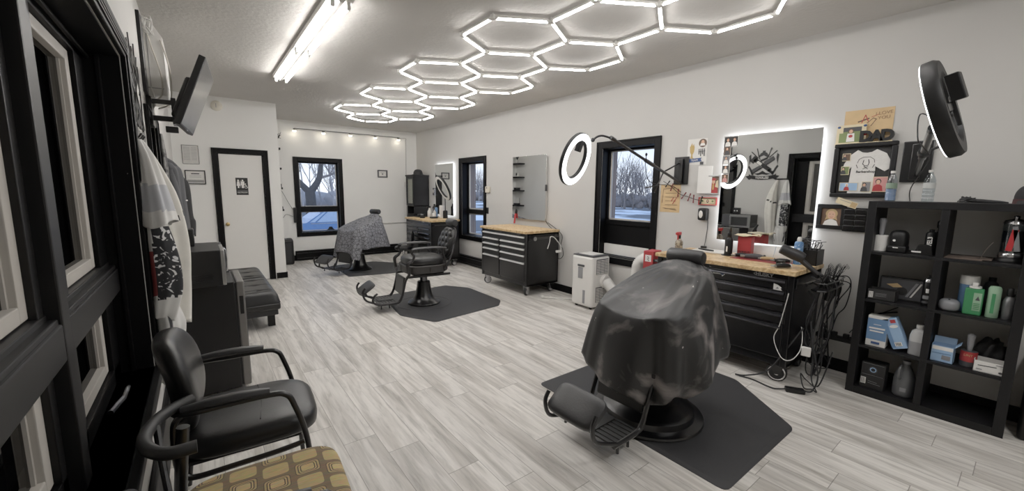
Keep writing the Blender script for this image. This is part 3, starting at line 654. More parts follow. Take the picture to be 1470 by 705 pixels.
    for v_ in [0]: m.ell((0, 0, 0), .105, .175, .034 if big else .022, 28, 12, .6, .4)
    for v_ in m.bm.verts:
        pass
    m.build('foot_pad', VINYLR, t)
    return t
bc1 = barber_chair('front barber chair under a black cape printed with smoke', (2.40, 1.535, .022), math.radians(182), True, tuck=True)
bc2 = barber_chair('uncovered black barber chair with tufted oval back and patterned foot plate', (2.34, 5.0, .015), math.radians(174))
bc3 = barber_chair('farthest barber chair, under a grey scale-patterned cape', (2.36, 7.85, .015), math.radians(203), tuck=True)

# anti-fatigue mats: plate with rounded edge and a shallow dish round the chair base
def floor_mat_thing(label, poly, cen, group='anti-fatigue mats under the barber chairs'):
    m = MB(); c = V((*cen, 0)); n = len(poly)
    P = []
    for i in range(n):   # rounded corners
        p0, p1, p2 = V((*poly[i-1], 0)), V((*poly[i], 0)), V((*poly[(i+1) % n], 0))
        a = p1+(p0-p1).normalized()*.05; b = p1+(p2-p1).normalized()*.05
        for t_ in (0, .25, .5, .75, 1): P.append((1-t_)**2*a+2*t_*(1-t_)*p1+t_*t_*b)
    g = sum(P, V((0,0,0)))/len(P)
    def rg_(k, z): return [m.v(g+(p-g)*(1-k/(p-g).length)+V((0,0,z))) for p in P]
    rs = [rg_(0, .0), rg_(.0, .004), rg_(.03, .014), rg_(.036, .014)]
    for a, b in zip(rs, rs[1:]): m.bridge(a, b)
    m.f(rs[0][::-1], False); m.f(rs[-1], False)
    o = m.build('floor_mat', MATRUB); tag(o, label, 'floor mat', group); return o
floor_mat_thing('large black hexagonal floor mat under the front caped barber chair', [(2.07, 2.31), (2.07, .83), (3.02, .83), (3.45, 1.39), (3.45, 1.75), (3.02, 2.31)], (2.4, 1.54))
floor_mat_thing('black floor mat under the uncovered barber chair', [(2.0, 5.68), (1.86, 4.66), (2.10, 4.18), (3.11, 4.31), (3.29, 4.52), (3.31, 5.40), (3.07, 5.76)], (2.34, 5))
floor_mat_thing('dark floor mat under the farthest caped barber chair', [(2.02, 8.55), (2.0, 7.31), (2.8, 7.18), (3.18, 7.62), (3.2, 8.2), (2.85, 8.6)], (2.36, 7.85))
m = MB(); m.lathe([(.335, .0145), (.345, .019), (.365, .019), (.375, .0145), (.335, .0145)], (2.34, 5.0, 0), 48, cap=False); tag(m.build('chair_ring', MATRUB), 'round black ring pad pressed under the base of the uncovered barber chair', 'floor mat')

# capes draped over two chairs -------------------------------------------------
def smoke_cape():
    m, nt, p, L = base('black_smoke_print_cape'); tc = nd(nt, 'ShaderNodeTexCoord')
    n1 = nd(nt, 'ShaderNodeTexNoise'); n1.inputs['Scale'].default_value = 2.6; n1.inputs['Detail'].default_value = 5; n1.inputs['Distortion'].default_value = 1.6; L(tc.outputs['Object'], n1.inputs['Vector'])
    r1 = nd(nt, 'ShaderNodeValToRGB'); e = r1.color_ramp.elements; e[0].position = .50; e[0].color = hexc('#0d0d0e'); e[1].position = .78; e[1].color = hexc('#8f8784'); L(n1.outputs['Fac'], r1.inputs[0])
    n2 = nd(nt, 'ShaderNodeTexNoise'); n2.inputs['Scale'].default_value = 5.5; n2.inputs['Detail'].default_value = 2; n2.inputs['Distortion'].default_value = 2.5; L(tc.outputs['Object'], n2.inputs['Vector'])
    r2 = nd(nt, 'ShaderNodeValToRGB'); e = r2.color_ramp.elements; e[0].position = .73; e[0].color = (0,0,0,1); e[1].position = .745; e[1].color = (1,1,1,1); L(n2.outputs['Fac'], r2.inputs[0])
    x = nd(nt, 'ShaderNodeMix', data_type='RGBA'); L(r2.outputs[0], x.inputs[0]); L(r1.outputs[0], x.inputs[6]); x.inputs[7].default_value = hexc('#b5b0ab')
    L(x.outputs[2], p.inputs['Base Color']); p.inputs['Roughness'].default_value = .46; p.inputs['Sheen Weight'].default_value = .05
    return m
SCALE = two_tone('grey_scale_print_cape', '#17171a', '#6a6b71', 'voronoi', 17, .02, .09, .6)
def cape(label, loc, rz, matl, hemz, seed, sag=.05, nfold=9, headx=-.41, headz=1.0615, fx=.30, group='barber capes draped over chairs'):
    rg = random.Random(seed); N = 96
    ph = [rg.uniform(0, 6.28) for _ in range(6)]
    def hem(a):   # piecewise-linear over angle (deg)
        d = math.degrees(a) % 360; k = sorted(hemz)
        k2 = k+[k[0]+360]
        for q, r in zip(k2, k2[1:]):
            dd = d if d >= q else d+360
            if q <= dd <= r:
                t = (dd-q)/(r-q); t = t*t*(3-2*t); return hemz[q]*(1-t)+hemz[r % 360 if r % 360 in hemz else k[0]]*t
        return list(hemz.values())[0]
    def sup(a, cx, ax_, by, e): return V((cx+ax_*sgp(math.cos(a), e), by*sgp(math.sin(a), e), 0))
    def rr(a, lev):
        # rings: neck, throat, chest, arms, below arms, mid, hem
        h = hem(a)
        if lev == 0: p = sup(a, headx+.01, .045, .085, 1); p.z = headz
        elif lev == 1: p = sup(a, headx+.06, .10, .16, .95); p.z = headz-.045+(.02*math.cos(a) if math.cos(a) < 0 else -.03*math.cos(a))
        elif lev == 2: p = sup(a, headx+.17, .22, .245, .8); p.z = headz-.10-.05*math.cos(a)
        elif lev == 3:
            p = sup(a, (fx+headx-.02)/2-.02, (fx-headx)/2-.02, .30, .55); c = max(0, math.cos(a))
            p.z = .85-.03*math.cos(a) - sag*math.exp(-(p.y/.17)**2)*max(0, math.cos(a)) + (.06 if math.cos(a) < -.3 else 0)*(-math.cos(a))
        elif lev == 4:
            p = sup(a, (fx+headx)/2-.02, (fx-headx)/2+.015, .335, .5); p.z = .77-.02*math.cos(a)
        elif lev == 5:
            p = sup(a, (fx+headx)/2-.02, (fx-headx)/2+.05, .37, .5); p.z = .77*.5+h*.5+.02
        else:
            p = sup(a, (fx+headx)/2-.02, (fx-headx)/2+.085, .40, .5); p.z = h
        if lev >= 3:
            am = (0, .010, .03, .052)[lev-3]
            w = math.sin(nfold*a+ph[0])*.6+math.sin((nfold*1.6//1)*a+ph[1])*.3+math.sin(4*a+ph[2])*.5
            p += V((math.cos(a), math.sin(a), 0))*am*w
        return p
    def fn(u, w_):
        a = 2*PI*u; q = w_*6; i = min(int(q), 5); t = q-i
        P = [rr(a, max(0, min(6, k))) for k in (i-1, i, i+1, i+2)]
        t2 = t*t; t3 = t2*t
        p = .5*((2*P[1])+(P[2]-P[0])*t+(2*P[0]-5*P[1]+4*P[2]-P[3])*t2+(3*P[1]-P[0]-3*P[2]+P[3])*t3)
        # fine wrinkles radiating from the neck
        k = math.sin(w_*PI)
        p.z += .006*k*math.sin(17*a+ph[3]+3*w_)*max(0, 1-abs(w_-.3)*3)
        return p
    m = MB(); m.grid(fn, N, 44, cu=True)
    o = m.build('barber_cape', matl, None, 0); o.location = loc; o.rotation_euler = (0, 0, rz)
    so = o.modifiers.new('thick', 'SOLIDIFY'); so.thickness = .004; so.offset = 1
    return tag(o, label, 'barber cape', group)
k1 = cape('black smoke-print cape draped over the front barber chair', (2.40, 1.535, .0), math.radians(182), smoke_cape(), {0: .31, 15: .25, 34: .30, 50: .36, 66: .33, 84: .44, 105: .45, 125: .50, 145: .44, 180: .5, 225: .5, 260: .5, 290: .48, 318: .42, 335: .37, 350: .34}, 4)
k3 = cape('grey scale-patterned cape draped over the farthest barber chair', (2.36, 7.85, .0), math.radians(203), SCALE, {0: .40, 25: .28, 45: .25, 60: .45, 90: .46, 140: .42, 180: .42, 225: .44, 270: .42, 300: .30, 320: .26, 340: .34}, 9, sag=.04, headx=-.41, headz=1.06)

# ================================================================== PORTABLE AIR CONDITIONER
ac = thing('portable_air_conditioner', 'white portable air conditioner standing below the near window', 'air conditioner', (4.12, 3.62, 0), math.radians(0))
T_ = Mx.Identity(4)
m = MB(); m.box(-.17, .17, -.2, .17, .03, .70, .03, 3); m.build('body', WHITEP, ac)
m = MB(); m.box(-.16, .16, -.19, .16, .70, .715, .006); m.build('top_panel', DGRY, ac); m = MB(); m.box(-.09, .13, -.12, .12, .712, .722, .004); m.build('top_vent', WHITEP, ac)
for z0_, n_ in ((.47, 9), (.10, 9)):
    m = MB(); m.box(-.10, .13, -.204, -.198, z0_, z0_+.2); g_ = m.build('grille', DGRY, ac)
    for c_ in range(3):
        m = MB()
        for i in range(n_): m.box(-.095+c_*.076, -.028+c_*.076, -.209, -.202, z0_+.008+i*.021, z0_+.018+i*.021, .001)
        m.build('slats', WHITEP, g_)
m = MB(); m.box(-.176, -.168, -.03, .05, .40, .55, .01); m.build('display', GREYP, ac); m = MB(); m.box(-.18, -.168, -.06, .06, .56, .59, .01); m.build('handle_recess', DGRY, ac)
m = MB(); m.box(-.176, -.168, -.08, -.04, .07, .25, .006); m.build('water_gauge', GREYP, ac)
for y_ in (-.14, .11):
    for x_ in (-.12, .12): m = MB(); m.cyl((x_, y_-.012, .018), (x_, y_+.012, .018), .018, .018, 12); m.box(x_-.012, x_+.012, y_-.016, y_+.016, .02, .034); m.build('caster', BLKPLAS, ac)
m = MB(); m.lathe([(.085, 0), (.085, .04), (.07, .045)], (.06, -.2, .37), 24, (1,0,0), (0,0,1)); m.build('hose_collar', WHITEP, ac)
# corrugated hose: down from the unit then up to the window panel
path = cat([(.06, -.24, .37), (.05, -.36, .28), (.05, -.50, .20), (.06, -.62, .25), (.075, -.68, .42), (.08, -.69, .58), (.09, -.71, .69), (.14, -.77, .755), (.255, -.79, .765)], 7)
m = MB(); rings = []
up = None
for i, p in enumerate(path):
    t_ = (path[min(i+1, len(path)-1)]-path[max(i-1, 0)]).normalized()
    ax = V((1,0,0)) if up is None else up; ay = t_.cross(ax).normalized(); ax = ay.cross(t_).normalized(); up = ax
    for rr_ in (.074, .062): rings.append(m.ring(p+t_*(0 if rr_ > .07 else .010), rr_, 18, ax, ay))
for a, b in zip(rings, rings[1:]): m.bridge(a, b)
m.build('exhaust_hose', WHITEP, ac, 0)
m = MB(); m.tube([(.1, .172, .1), (.1, .22, .05), (.0, .35, .015), (-.15, .52, .012), (-.27, .63, .02)], .007, 8); pc = m.build('power_cord', WHITEP, ac); m = MB(); m.box(-.30, -.26, .61, .65, .01, .045, .008); m.build('plug', WHITEP, pc)
rb = thing('red_carton', 'tall red carton standing between hose and front tool chest', 'box', (3.80, 2.47, 0), .1)
m = MB(); m.box(-.09, .09, -.055, .055, .58, .93, .003); m.build('carton', RED, rb)
m = MB(); m.box(-.0915, -.09, -.034, .034, .82, .89, .0005); m.build('white_print', WHT, rb); m = MB(); m.box(-.0915, -.09, -.035, .035, .60, .67); m.build('white_print', WHT, rb)
m = MB()
for i in range(4): m.box(-.0925, -.0905, -.012+.008*(i % 2), .002+.008*(i % 2), .83+.012*i, .838+.012*i)
m.build('black_print', BLK, rb)
st = thing('stool', 'small black stool almost hidden beneath the red carton', 'stool', (3.80, 2.47, 0)); m = MB(); m.box(-.13, .13, -.09, .09, .555, .578, .008); m.build('seat', BLKPLAS, st)
for x_ in (-.11, .11):
    for y_ in (-.07, .07): m = MB(); m.cyl((x_, y_, 0), (x_*.8, y_*.8, .556), .012, .012, 8); m.build('leg', BLKMET, st)
# ================================================================== RIGHT WALL: MIRRORS, PICTURES, RING LIGHTS
FR = lambda y, z, d=0: frame((XR-d, y, z), (0,-1,0), (0,0,1))     # x to the viewer's right, y up, z out of the right wall
FB = lambda x, z, d=0: frame((x, YB-d, z), (1,0,0), (0,0,1))
FD = lambda x, z, d=0: frame((x, YD-d, z), (1,0,0), (0,0,1))
FL = lambda y, z, d=0: frame((XL+d, y, z), (0,1,0), (0,0,1))
def rbox(m, w, h, d0, d1, bev=0, cx=0, cy=0): return m.box(cx-w/2, cx+w/2, cy-h/2, cy+h/2, d0, d1, bev)
def lit_mirror(label, y0, y1, z0, z1, glow=True, off=.035):
    t = thing('wall_mirror', label, 'mirror', M=FR((y0+y1)/2, (z0+z1)/2)); W, H = y1-y0, z1-z0
    m = MB(); rbox(m, W, H, off, off+.005, .001); m.build('mirror_glass', MIRROR, t)
    m = MB(); rbox(m, W-.05, H-.05, .0, off-.014, .003); m.build('back_box', WHITEP, t)
    if glow:
        m = MB()
        for a in ((-W/2+.012, W/2-.012, H/2-.022, H/2-.012), (-W/2+.012, W/2-.012, -H/2+.012, -H/2+.022), (-W/2+.012, -W/2+.022, -H/2+.02, H/2-.02), (W/2-.022, W/2-.012, -H/2+.02, H/2-.02)): m.box(*a, off-.014, off-.001)
        m.build('led_strip', LEDM, t)
    return t
mb_ = lit_mirror('large mirror with white glow round its edges above the front tool chest', 1.218, 2.062, 1.06, 2.12)
ma_ = lit_mirror('unlit frameless mirror hung above the silver-handled tool chest', 4.76, 5.61, 1.075, 2.112, False, .045)
m = MB(); m.box(.415, .432, -.05, .05, .02, .06, .004); m.build('touch_switch', DGRY, ma_)
mc_ = lit_mirror('small glowing mirror above the far corner tool chest', 7.70, 8.53, .99, 2.11)
m = MB(Mx.Identity(4)); m.tube([(.42, -.52, .03), (.50, -.60, .02), (.70, -.72, .02), (.73, -.80, .03)], .005, 6); m.build('power_cord', BLKPLAS, ma_)
# flat artwork helpers: stacked coloured shapes on a card
def art(name, parent, items, z0=.0, step=.0006):
    m = MB(); mats = []
    for i, (col, kind, *a) in enumerate(items):
        if col not in mats: mats.append(col)
        m.mi = mats.index(col); z = z0+step*(i+1)
        if kind == 'r': x0, x1, y0, y1 = a; m.f([m.v(p) for p in ((x0,y0,z),(x1,y0,z),(x1,y1,z),(x0,y1,z))], False)
        elif kind == 'e': cx_, cy_, rx, ry = a; m.f([m.v((cx_+rx*math.cos(2*PI*k/20), cy_+ry*math.sin(2*PI*k/20), z)) for k in range(20)], False)
        elif kind == 'p': m.f([m.v((x, y, z)) for x, y in a[0]], False)
        elif kind == 'l':
            pts, wd = a
            for (xa, ya), (xb, yb) in zip(pts, pts[1:]):
                d = V((xb-xa, yb-ya, 0)); 
                if d.length < 1e-6: continue
                n = V((-d.y, d.x, 0)).normalized()*wd/2; e_ = d.normalized()*wd/2
                m.f([m.v(V((xa,ya,z))-n-e_), m.v(V((xb,yb,z))-n+e_), m.v(V((xb,yb,z))+n+e_), m.v(V((xa,ya,z))+n-e_)], False)
    m.keepn = True
    return m.build(name, mats, parent, 0)
def framed(label, cat_, M, w, h, fw, fm, items, depth=.02, name='picture_frame', group=None):
    t = thing(name, label, cat_, M=M, group=group); m = MB()
    for a in ((-w/2, w/2, h/2-fw, h/2), (-w/2, w/2, -h/2, -h/2+fw), (-w/2, -w/2+fw, -h/2+fw, h/2-fw), (w/2-fw, w/2, -h/2+fw, h/2-fw)): m.box(*a, .0, depth, .003)
    m.box(-w/2+.004, w/2-.004, -h/2+.004, h/2-.004, .001, .006); m.build('frame', fm, t)
    art('picture', t, items, .0065); return t
def person_items(cx_, by, s, hair, top, skin=SKIN):
    return [(hair, 'e', cx_, by+.72*s, .17*s, .2*s), (top, 'p', [(cx_-.3*s, by), (cx_+.3*s, by), (cx_+.24*s, by+.38*s), (cx_+.1*s, by+.5*s), (cx_-.1*s, by+.5*s), (cx_-.24*s, by+.38*s)]), (skin, 'e', cx_, by+.68*s, .12*s, .16*s)]
# poster of trophy, portrait medallion and lettered ribbon
t = thing('sports_sticker', 'clear sticker with gold trophy, round portrait and blue ribbon', 'sticker', M=FR(2.365, 1.99))
art('print', t, [(PAPER, 'r', -.11, .11, -.14, .14), (GOLD, 'p', [(-.085,.04),(-.03,.04),(-.035,.0),(-.05,-.03),(-.045,-.06),(-.03,-.07),(-.085,-.07),(-.07,-.06),(-.065,-.03),(-.08,.0)]), (GOLD, 'e', -.058, .05, .028, .02), (GOLD, 'p', [(-.085,.05),(-.06,.10),(-.05,.05)]), (GOLD, 'p', [(-.06,.05),(-.04,.09),(-.03,.05)]), (BROWN, 'e', .06, .09, .045, .045), (SKIN, 'e', .06, .1, .018, .022), (WHT, 'p', [(.03,.062),(.09,.062),(.08,.088),(.04,.088)]), (NAVY, 'p', [(-.10,-.115),(-.085,-.095),(-.10,-.075),(.06,-.065),(.05,-.085),(.065,-.105)])]
    + [(DGRY, 'r', .02+.02*i, .03+.02*i, -.03-.02*(i % 2), .03) for i in range(4)] + [(DGRY, 'r', .02, .095, .0, .006), (DGRY, 'r', .045, .085, -.14, -.11)])
text('lettering', 'TEAM', .03, WHT, t, Tr(-.02, -.091, .007) @ Rz(.05))
m = MB(FR(2.25, 1.685) @ Ry(.25)); m.box(-.072, .072, -.145, .145, .012, .03, .003); wb_ = m.build('whiteboard', PAPER); tag(wb_, 'blank white panel leaning out from the wall beside the big mirror', 'panel')
framed('silver-framed photo of a person in a red graduation gown', 'picture', FR(2.155, 1.63), .15, .205, .016, STEEL, [(CREAM, 'r', -.065, .065, -.092, .092), (BROWN, 'r', -.058, .058, -.086, .086), (RED, 'p', [(-.04,-.086),(.05,-.086),(.04,.0),(.01,.02),(-.015,.02),(-.035,.0)]), (SKIN, 'e', 0, .035, .018, .024), (RED, 'p', [(-.035,.058),(.0,.075),(.035,.058),(.0,.045)]), (GOLD, 'r', -.008, .008, -.05, .01), (CREAM, 'p', [(.02,-.02),(.055,-.03),(.05,.05),(.03,.04)])])
framed('red-framed banknote hung below the graduation photo', 'picture', FR(2.203, 1.456), .20, .085, .01, RED, [(CREAM, 'r', -.09, .09, -.033, .033), (GRASS, 'r', -.08, .08, -.026, .026), (CREAM, 'r', -.076, .076, -.022, .022), (DGRY, 'e', 0, 0, .014, .019), (SKIN, 'e', 0, .002, .007, .01), (GRASS, 'e', -.055, 0, .012, .01), (GRASS, 'e', .055, 0, .012, .01)])
t = thing('soap_dispenser', 'black wall dispenser with pale oval window below the framed banknote', 'dispenser', M=FR(2.225, 1.315)); m = MB(); rbox(m, .10, .135, 0, .075, .02); m.build('body', BLKPLAS, t)
m = MB(); m.ell((-.01, .0, .075), .022, .04, .006, 20, 8); m.build('window', WHITEP, t)
m = MB(); m.tube([(.04, -.05, .01), (.042, -.15, .008), (.03, -.30, .01), (.03, -.365, .03)], .004, 6); m.build('cord', BLKPLAS, t); m = MB(); m.box(-.0, .06, -.375, -.345, .02, .05, .006); m.build('charger_base', BLKPLAS, t)
t = thing('kraft_poster', 'tan paper poster with faded print beside the near window', 'poster', M=FR(2.652, 1.475)); m = MB(); rbox(m, .25, .32, 0, .0025); m.build('sheet', KRAFT, t)
art('print', t, [(BROWN, 'l', [(-.09,.10),(-.10,-.05),(-.10,-.02)], .006), (BROWN, 'l', [(-.09,.11),(.05,.12)], .006)]+[(BROWN, 'r', -.06, .08+.02*(i % 2), .06-.045*i, .064-.045*i) for i in range(5)]+[(RED, 'l', [(.02+.02*i,-.03-.03*(i%2)),(.045+.02*i,.01-.03*(i%2))], .008) for i in range(3)]+[(BROWN, 'l', [(-.08,-.11),(.09,-.13)], .005)], .0025)
# bead and toggle garland across the poster: a cord with knotted bows
t = thing('bow_garland', 'dark cord garland with knotted maroon bows hung under the lamp arm', 'garland', M=FR(2.52, 1.50))
pts = [(-.22, .175, .02), (-.12, .12, .03), (0, .03, .03), (.1, .0, .03), (.2, -.03, .03), (.27, -.035, .02)]
m = MB(); m.tube(pts, .0035, 6); m.build('cord', BLKPLAS, t)
P = cat(pts, 6)
for i, k in enumerate((4, 7, 11, 15, 19, 22, 28)):
    m = MB(); p = P[k]; a = .9 if i < 6 else 1.3
    d = V((math.cos(a+.3*(i % 3)), math.sin(a+.3*(i % 3)), .1))*.045
    m.tube([p-d, p, p+d], [.009, .005, .009], 6, 3); m.build('bow', mat('maroon_ribbon', '#6e2126', .7) if 0 < i < 6 else BLKPLAS, t)
# snapshots tucked up the mirror's left edge
for i, (y_, z_, w_, h_, bgc, topc) in enumerate(((1.99, 2.063, .135, .105, BLK, WHT), (2.022, 1.972, .07, .088, BROWN, DGRY), (2.026, 1.88, .075, .09, GRY, WHT), (2.024, 1.787, .075, .085, DGRY, WHT), (2.024, 1.695, .07, .085, BROWN, PINK))):
    t = thing('snapshot', ('wide dark snapshot of two small children, topmost on the mirror edge', 'brown snapshot second from the top on the mirror edge', 'grey snapshot of a figure, middle one on the mirror edge', 'black and white snapshot second from the bottom on the mirror edge', 'brown portrait snapshot lowest on the mirror edge')[i], 'photo', M=FR(y_, z_, .042), group='snapshots on the big mirror')
    m = MB(); rbox(m, w_, h_, 0, .001); m.build('card', WHT, t)
    it = [(bgc, 'r', -w_/2+.003, w_/2-.003, -h_/2+.003, h_/2-.003)]
    if i == 0: it += person_items(-.03, -.045, .09, BROWN, WHT)+person_items(.035, -.045, .09, BROWN, WHT)
    else: it += person_items(.0, -h_/2+.006, .085, BLK if i != 2 else DGRY, topc)
    art('picture', t, it, .001)
# kraft drawing, DAD frame, shadow box, girl portrait, black panel
t = thing('child_drawing', 'tan card with a child drawing and pencilled love note', 'drawing', M=FR(.935, 2.10)); m = MB(); rbox(m, .31, .27, 0, .004); m.build('card', KRAFT, t)
art('drawing', t, [(BROWN, 'l', [(-.06,.04),(-.0,.06)], .012), (RED, 'l', [(-.04,.03),(-.02,.09),(.0,.04)], .006), (BROWN, 'l', [(-.01,.02),(.03,.06),(.05,.05),(.02,.0)], .005), (RED, 'l', [(.02,.07),(.06,.085)], .004), (BROWN, 'l', [(-.08,.02),(-.03,.0)], .006)], .004)
text('lettering', 'I LOVE\nYOU', .036, C('pencil_brown', '#8a6a4a'), t, Tr(.095, .075, .006) @ Rz(.06))
t = thing('photo_board', 'small board with a child photo and black letters spelling DAD', 'picture', M=FR(.965, 1.965, .012)); m = MB(); m.box(-.165, .03, -.005, .155, 0, .012, .002); m.box(-.165, .20, -.012, .006, 0, .03, .002); m.build('board', CREAM, t)
art('picture', t, [(GRASS, 'r', -.145, .0, .012, .135), (DGRY, 'r', -.145, .0, .10, .135), (CREAM, 'r', -.145, -.12, .09, .135)]+[(WHT, 'p', [(-.095,.018),(-.04,.018),(-.045,.085),(-.09,.085)]), (BROWN, 'e', -.068, .102, .018, .02), (SKIN, 'e', -.068, .1, .012, .015), (RED, 'e', -.068, .062, .014, .012)], .012)
for i, (ch, x) in enumerate((('D', .035), ('A', .10), ('D', .165))): text('letter', ch, .115, BLKPLAS, t, Tr(x, .047, .024) @ Mx.Identity(4), .012, squash=.95, bold=.006)
for x, y in ((-.15, .14), (.02, .14), (.025, .07)): m = MB(); m.ell((x, y, .014), .012, .01, .006, 8, 6); m.build('bow', NAVY if y > .1 else RED, t)
t = thing('shadow_box', 'black shadow box frame holding a white baby shirt and snapshots', 'picture', M=FR(.928, 1.745)); w_, h_ = .40, .445
m = MB()
for a in ((-w_/2, w_/2, h_/2-.035, h_/2), (-w_/2, w_/2, -h_/2, -h_/2+.035), (-w_/2, -w_/2+.035, -h_/2+.035, h_/2-.035), (w_/2-.035, w_/2, -h_/2+.035, h_/2-.035)): m.box(*a, 0, .045, .008)
m.build('frame', BLKWOOD, t); m = MB(); rbox(m, w_-.06, h_-.06, .002, .008); m.build('backing', BLK, t)
m = MB(); m.prism([(-.10,-.19),(.055,-.19),(.062,.0),(.06,.03),(.12,-.01),(.15,.01),(.155,.06),(.12,.13),(.06,.165),(.03,.145),(-.0,.14),(-.03,.145),(-.06,.165),(-.10,.13),(-.14,.06),(-.155,.0),(-.135,-.02),(-.09,.03),(-.092,.0)], .008, Tr(.015, -.0, .010)); sh = m.build('baby_shirt', mat('white_cotton', '#d9d7d3', .85, bump=.3, bs=40), t)
art('shirt_print', sh, [(BLK, 'l', [(.0,.08),(-.005,.05),(.01,.035),(.03,.04),(.035,.06),(.03,.085)], .005), (BLK, 'l', [(.005,.03),(.03,.01)], .004), (BLK, 'l', [(.03,.03),(.0,.01)], .004), (BLK, 'l', [(-.04,.06),(-.03,.09),(-.005,.105),(.04,.105),(.065,.085),(.07,.06)], .003), (BLK, 'l', [(-.045,.045),(-.035,.02)], .004), (BLK, 'l', [(.07,.045),(.06,.02)], .004)], .0185)
text('lettering', 'Barbershop', .026, BLK, sh, Tr(.018, -.012, .0195), .0004, bold=.0006)
for x, y, ww, hh, itc in ((-.115, .11, .055, .062, BROWN), (-.115, .0, .055, .07, GRASS), (-.08, -.135, .125, .07, CREAM), (.035, -.135, .06, .085, WHT), (.12, -.115, .095, .12, PINK)):
    m = MB(); rbox(m, ww, hh, .02, .022, 0, x, y); sp_ = m.build('snapshot', CREAM, t)
    art('picture', sp_, [(itc if itc not in (CREAM, WHT) else (SKY if itc is CREAM else GRY), 'r', x-ww/2+.004, x+ww/2-.004, y-hh/2+.004, y+hh/2-.004)] + person_items(x-.012, y-hh/2+.005, hh*.9, BLK if itc is not CREAM else WHT, RED if itc in (PINK, CREAM) else DGRY), .022)
framed('black-framed portrait photo of a smiling child in white', 'picture', FR(1.105, 1.352), .205, .215, .034, BLKWOOD, [(BROWN, 'r', -.07, .07, -.075, .075), (TAN, 'e', .002, .026, .042, .042), (WHT, 'p', [(-.055,-.075),(.055,-.075),(.04,-.035),(.012,-.022),(-.012,-.022),(-.042,-.04)]), (TAN, 'p', [(-.042,-.03),(-.03,.02),(.034,.02),(.045,-.03),(.03,-.02),(-.03,-.02)]), (SKIN, 'e', .002, .015, .028, .036), (BROWN, 'e', -.01, .022, .004, .003), (BROWN, 'e', .013, .022, .004, .003), (RED, 'l', [(-.008,-.002),(.002,-.006),(.012,-.002)], .003)], .022)
t = thing('price_rack', 'black slatted plastic holder on the wall beside the child portrait', 'holder', M=FR(.94, 1.335)); m = MB(); rbox(m, .155, .20, 0, .02, .004); m.build('back_plate', BLKPLAS, t)
for r_ in range(4):
    for c_ in (-1, 1): m = MB(); rbox(m, .07, .04, .02, .032, .004, c_*.037, .068-.045*r_); m.build('slot', BLKMET, t)
t = thing('paper_tag', 'torn cream card tucked above the black slatted holder', 'card', M=FR(1.0, 1.475, .045) @ Rz(-.35)); m = MB(); rbox(m, .15, .05, 0, .002); m.build('card', CREAM, t); art('print', t, [(GRY, 'l', [(-.05,.01),(.05,.008)], .004), (TAN, 'r', .03, .07, -.02, .02)], .002)
# thermostat, switches
t = thing('thermostat', 'small beige thermostat beside the far right window', 'thermostat', M=FR(6.425, 1.56)); m = MB(); rbox(m, .14, .115, 0, .03, .006); m.build('body', C('beige_plastic', '#d3cbb8'), t); m = MB(); rbox(m, .03, .02, .03, .032, 0, -.02, .03); m.build('display', DGRY, t)
t = thing('light_switch', 'black wall switch plate below the thermostat', 'switch', M=FR(6.45, 1.16)); m = MB(); rbox(m, .075, .12, 0, .008, .003); m.build('plate', BLKPLAS, t); m = MB(); rbox(m, .012, .03, .008, .016, .002); m.build('toggle', BLKMET, t)
# baseboard heater under the far window
t = thing('baseboard_heater', 'long black baseboard heater under the far right window', 'heater', (XR, 7.3, 0)); m = MB(); m.box(-.075, 0, -1.4, 1.4, .02, .20, .01); m.build('cover', BLKTRIM, t); m = MB()
m.box(-.078, -.07, -1.38, 1.38, .15, .165); m.box(-.078, -.07, -1.38, 1.38, .04, .055); m.build('louver', BLKMET, t)
t = thing('baseboard_heater', 'long black baseboard heater along the back wall', 'heater', (2.7, YB, 0)); m = MB(); m.box(-1.15, 1.2, -.075, 0, .02, .215, .01); m.build('cover', BLKTRIM, t); m = MB(); m.box(-1.13, 1.18, -.079, -.07, .16, .172); m.box(-1.13, 1.18, -.079, -.07, .05, .06); m.build('louver', BLKMET, t)

# ring lights on wall arms -----------------------------------------------------
def ring_light(label, cen, nrm, up, mount, arm, dia=.49, hold=True, thick=.04):
    t = thing('ring_light', label, 'ring light', M=Tr(*cen), group='ring lights on wall arms'); th = thick
    Fm = frame((0,0,0), V(up).cross(V(nrm)), up)            # local z = facing
    R0, R1 = dia/2*.70, dia/2
    m = MB(Fm); m.lathe([(R0, -.012), (R0-.004, -th*.75), (R0+.01, -th), (R1-.012, -th), (R1, -th*.7), (R1, -.004), (R1-.004, .0), (R0+.004, 0), (R0, -.012)], (0,0,0), 64, cap=False); m.build('ring_body', BLKPLAS, t)
    m = MB(Fm); m.lathe([(R0+.008, .002), (R1-.008, .002), (R1-.008, .004), (R0+.008, .004), (R0+.008, .002)], (0,0,0), 64, cap=False); m.build('light_face', RINGL, t)
    L0 = Fm @ V((0, R1, -.02))
    if hold: m = MB(Fm); m.box(-.03, .03, R0-.10, R0-.005, -.045, .0, .006); m.box(-.012, .012, R0-.02, R0+.02, -.05, -.03, .004); m.build('phone_holder', BLKPLAS, t)
    P = [V(p)-V(cen) for p in arm]
    m = MB(); m.tube(P[:4] if len(P) > 3 else P, .010, 8, 6); m.ell(P[0], .02, .02, .02, 12, 8); m.build('gooseneck', BLKPLAS, t)
    m = MB(); a, b = P[-2], P[-1]; m.tube([a, b], .014, 10, 1); q = a+(b-a)*.5; m.cyl(a+(b-a)*.44, a+(b-a)*.56, .02, .02, 12); m.cyl(a-(b-a)*.02, a+(b-a)*.03, .019, .019, 12); m.build('boom', BLKMET, t)
    m = MB(); q = a+(b-a)*.45; m.tube([q, q+V((0,0,.05))], .005, 6, 1); m.ell(q+V((0,0,.06)), .012, .012, .018, 8, 6); m.build('knob', BLKPLAS, t)
    return t, Fm
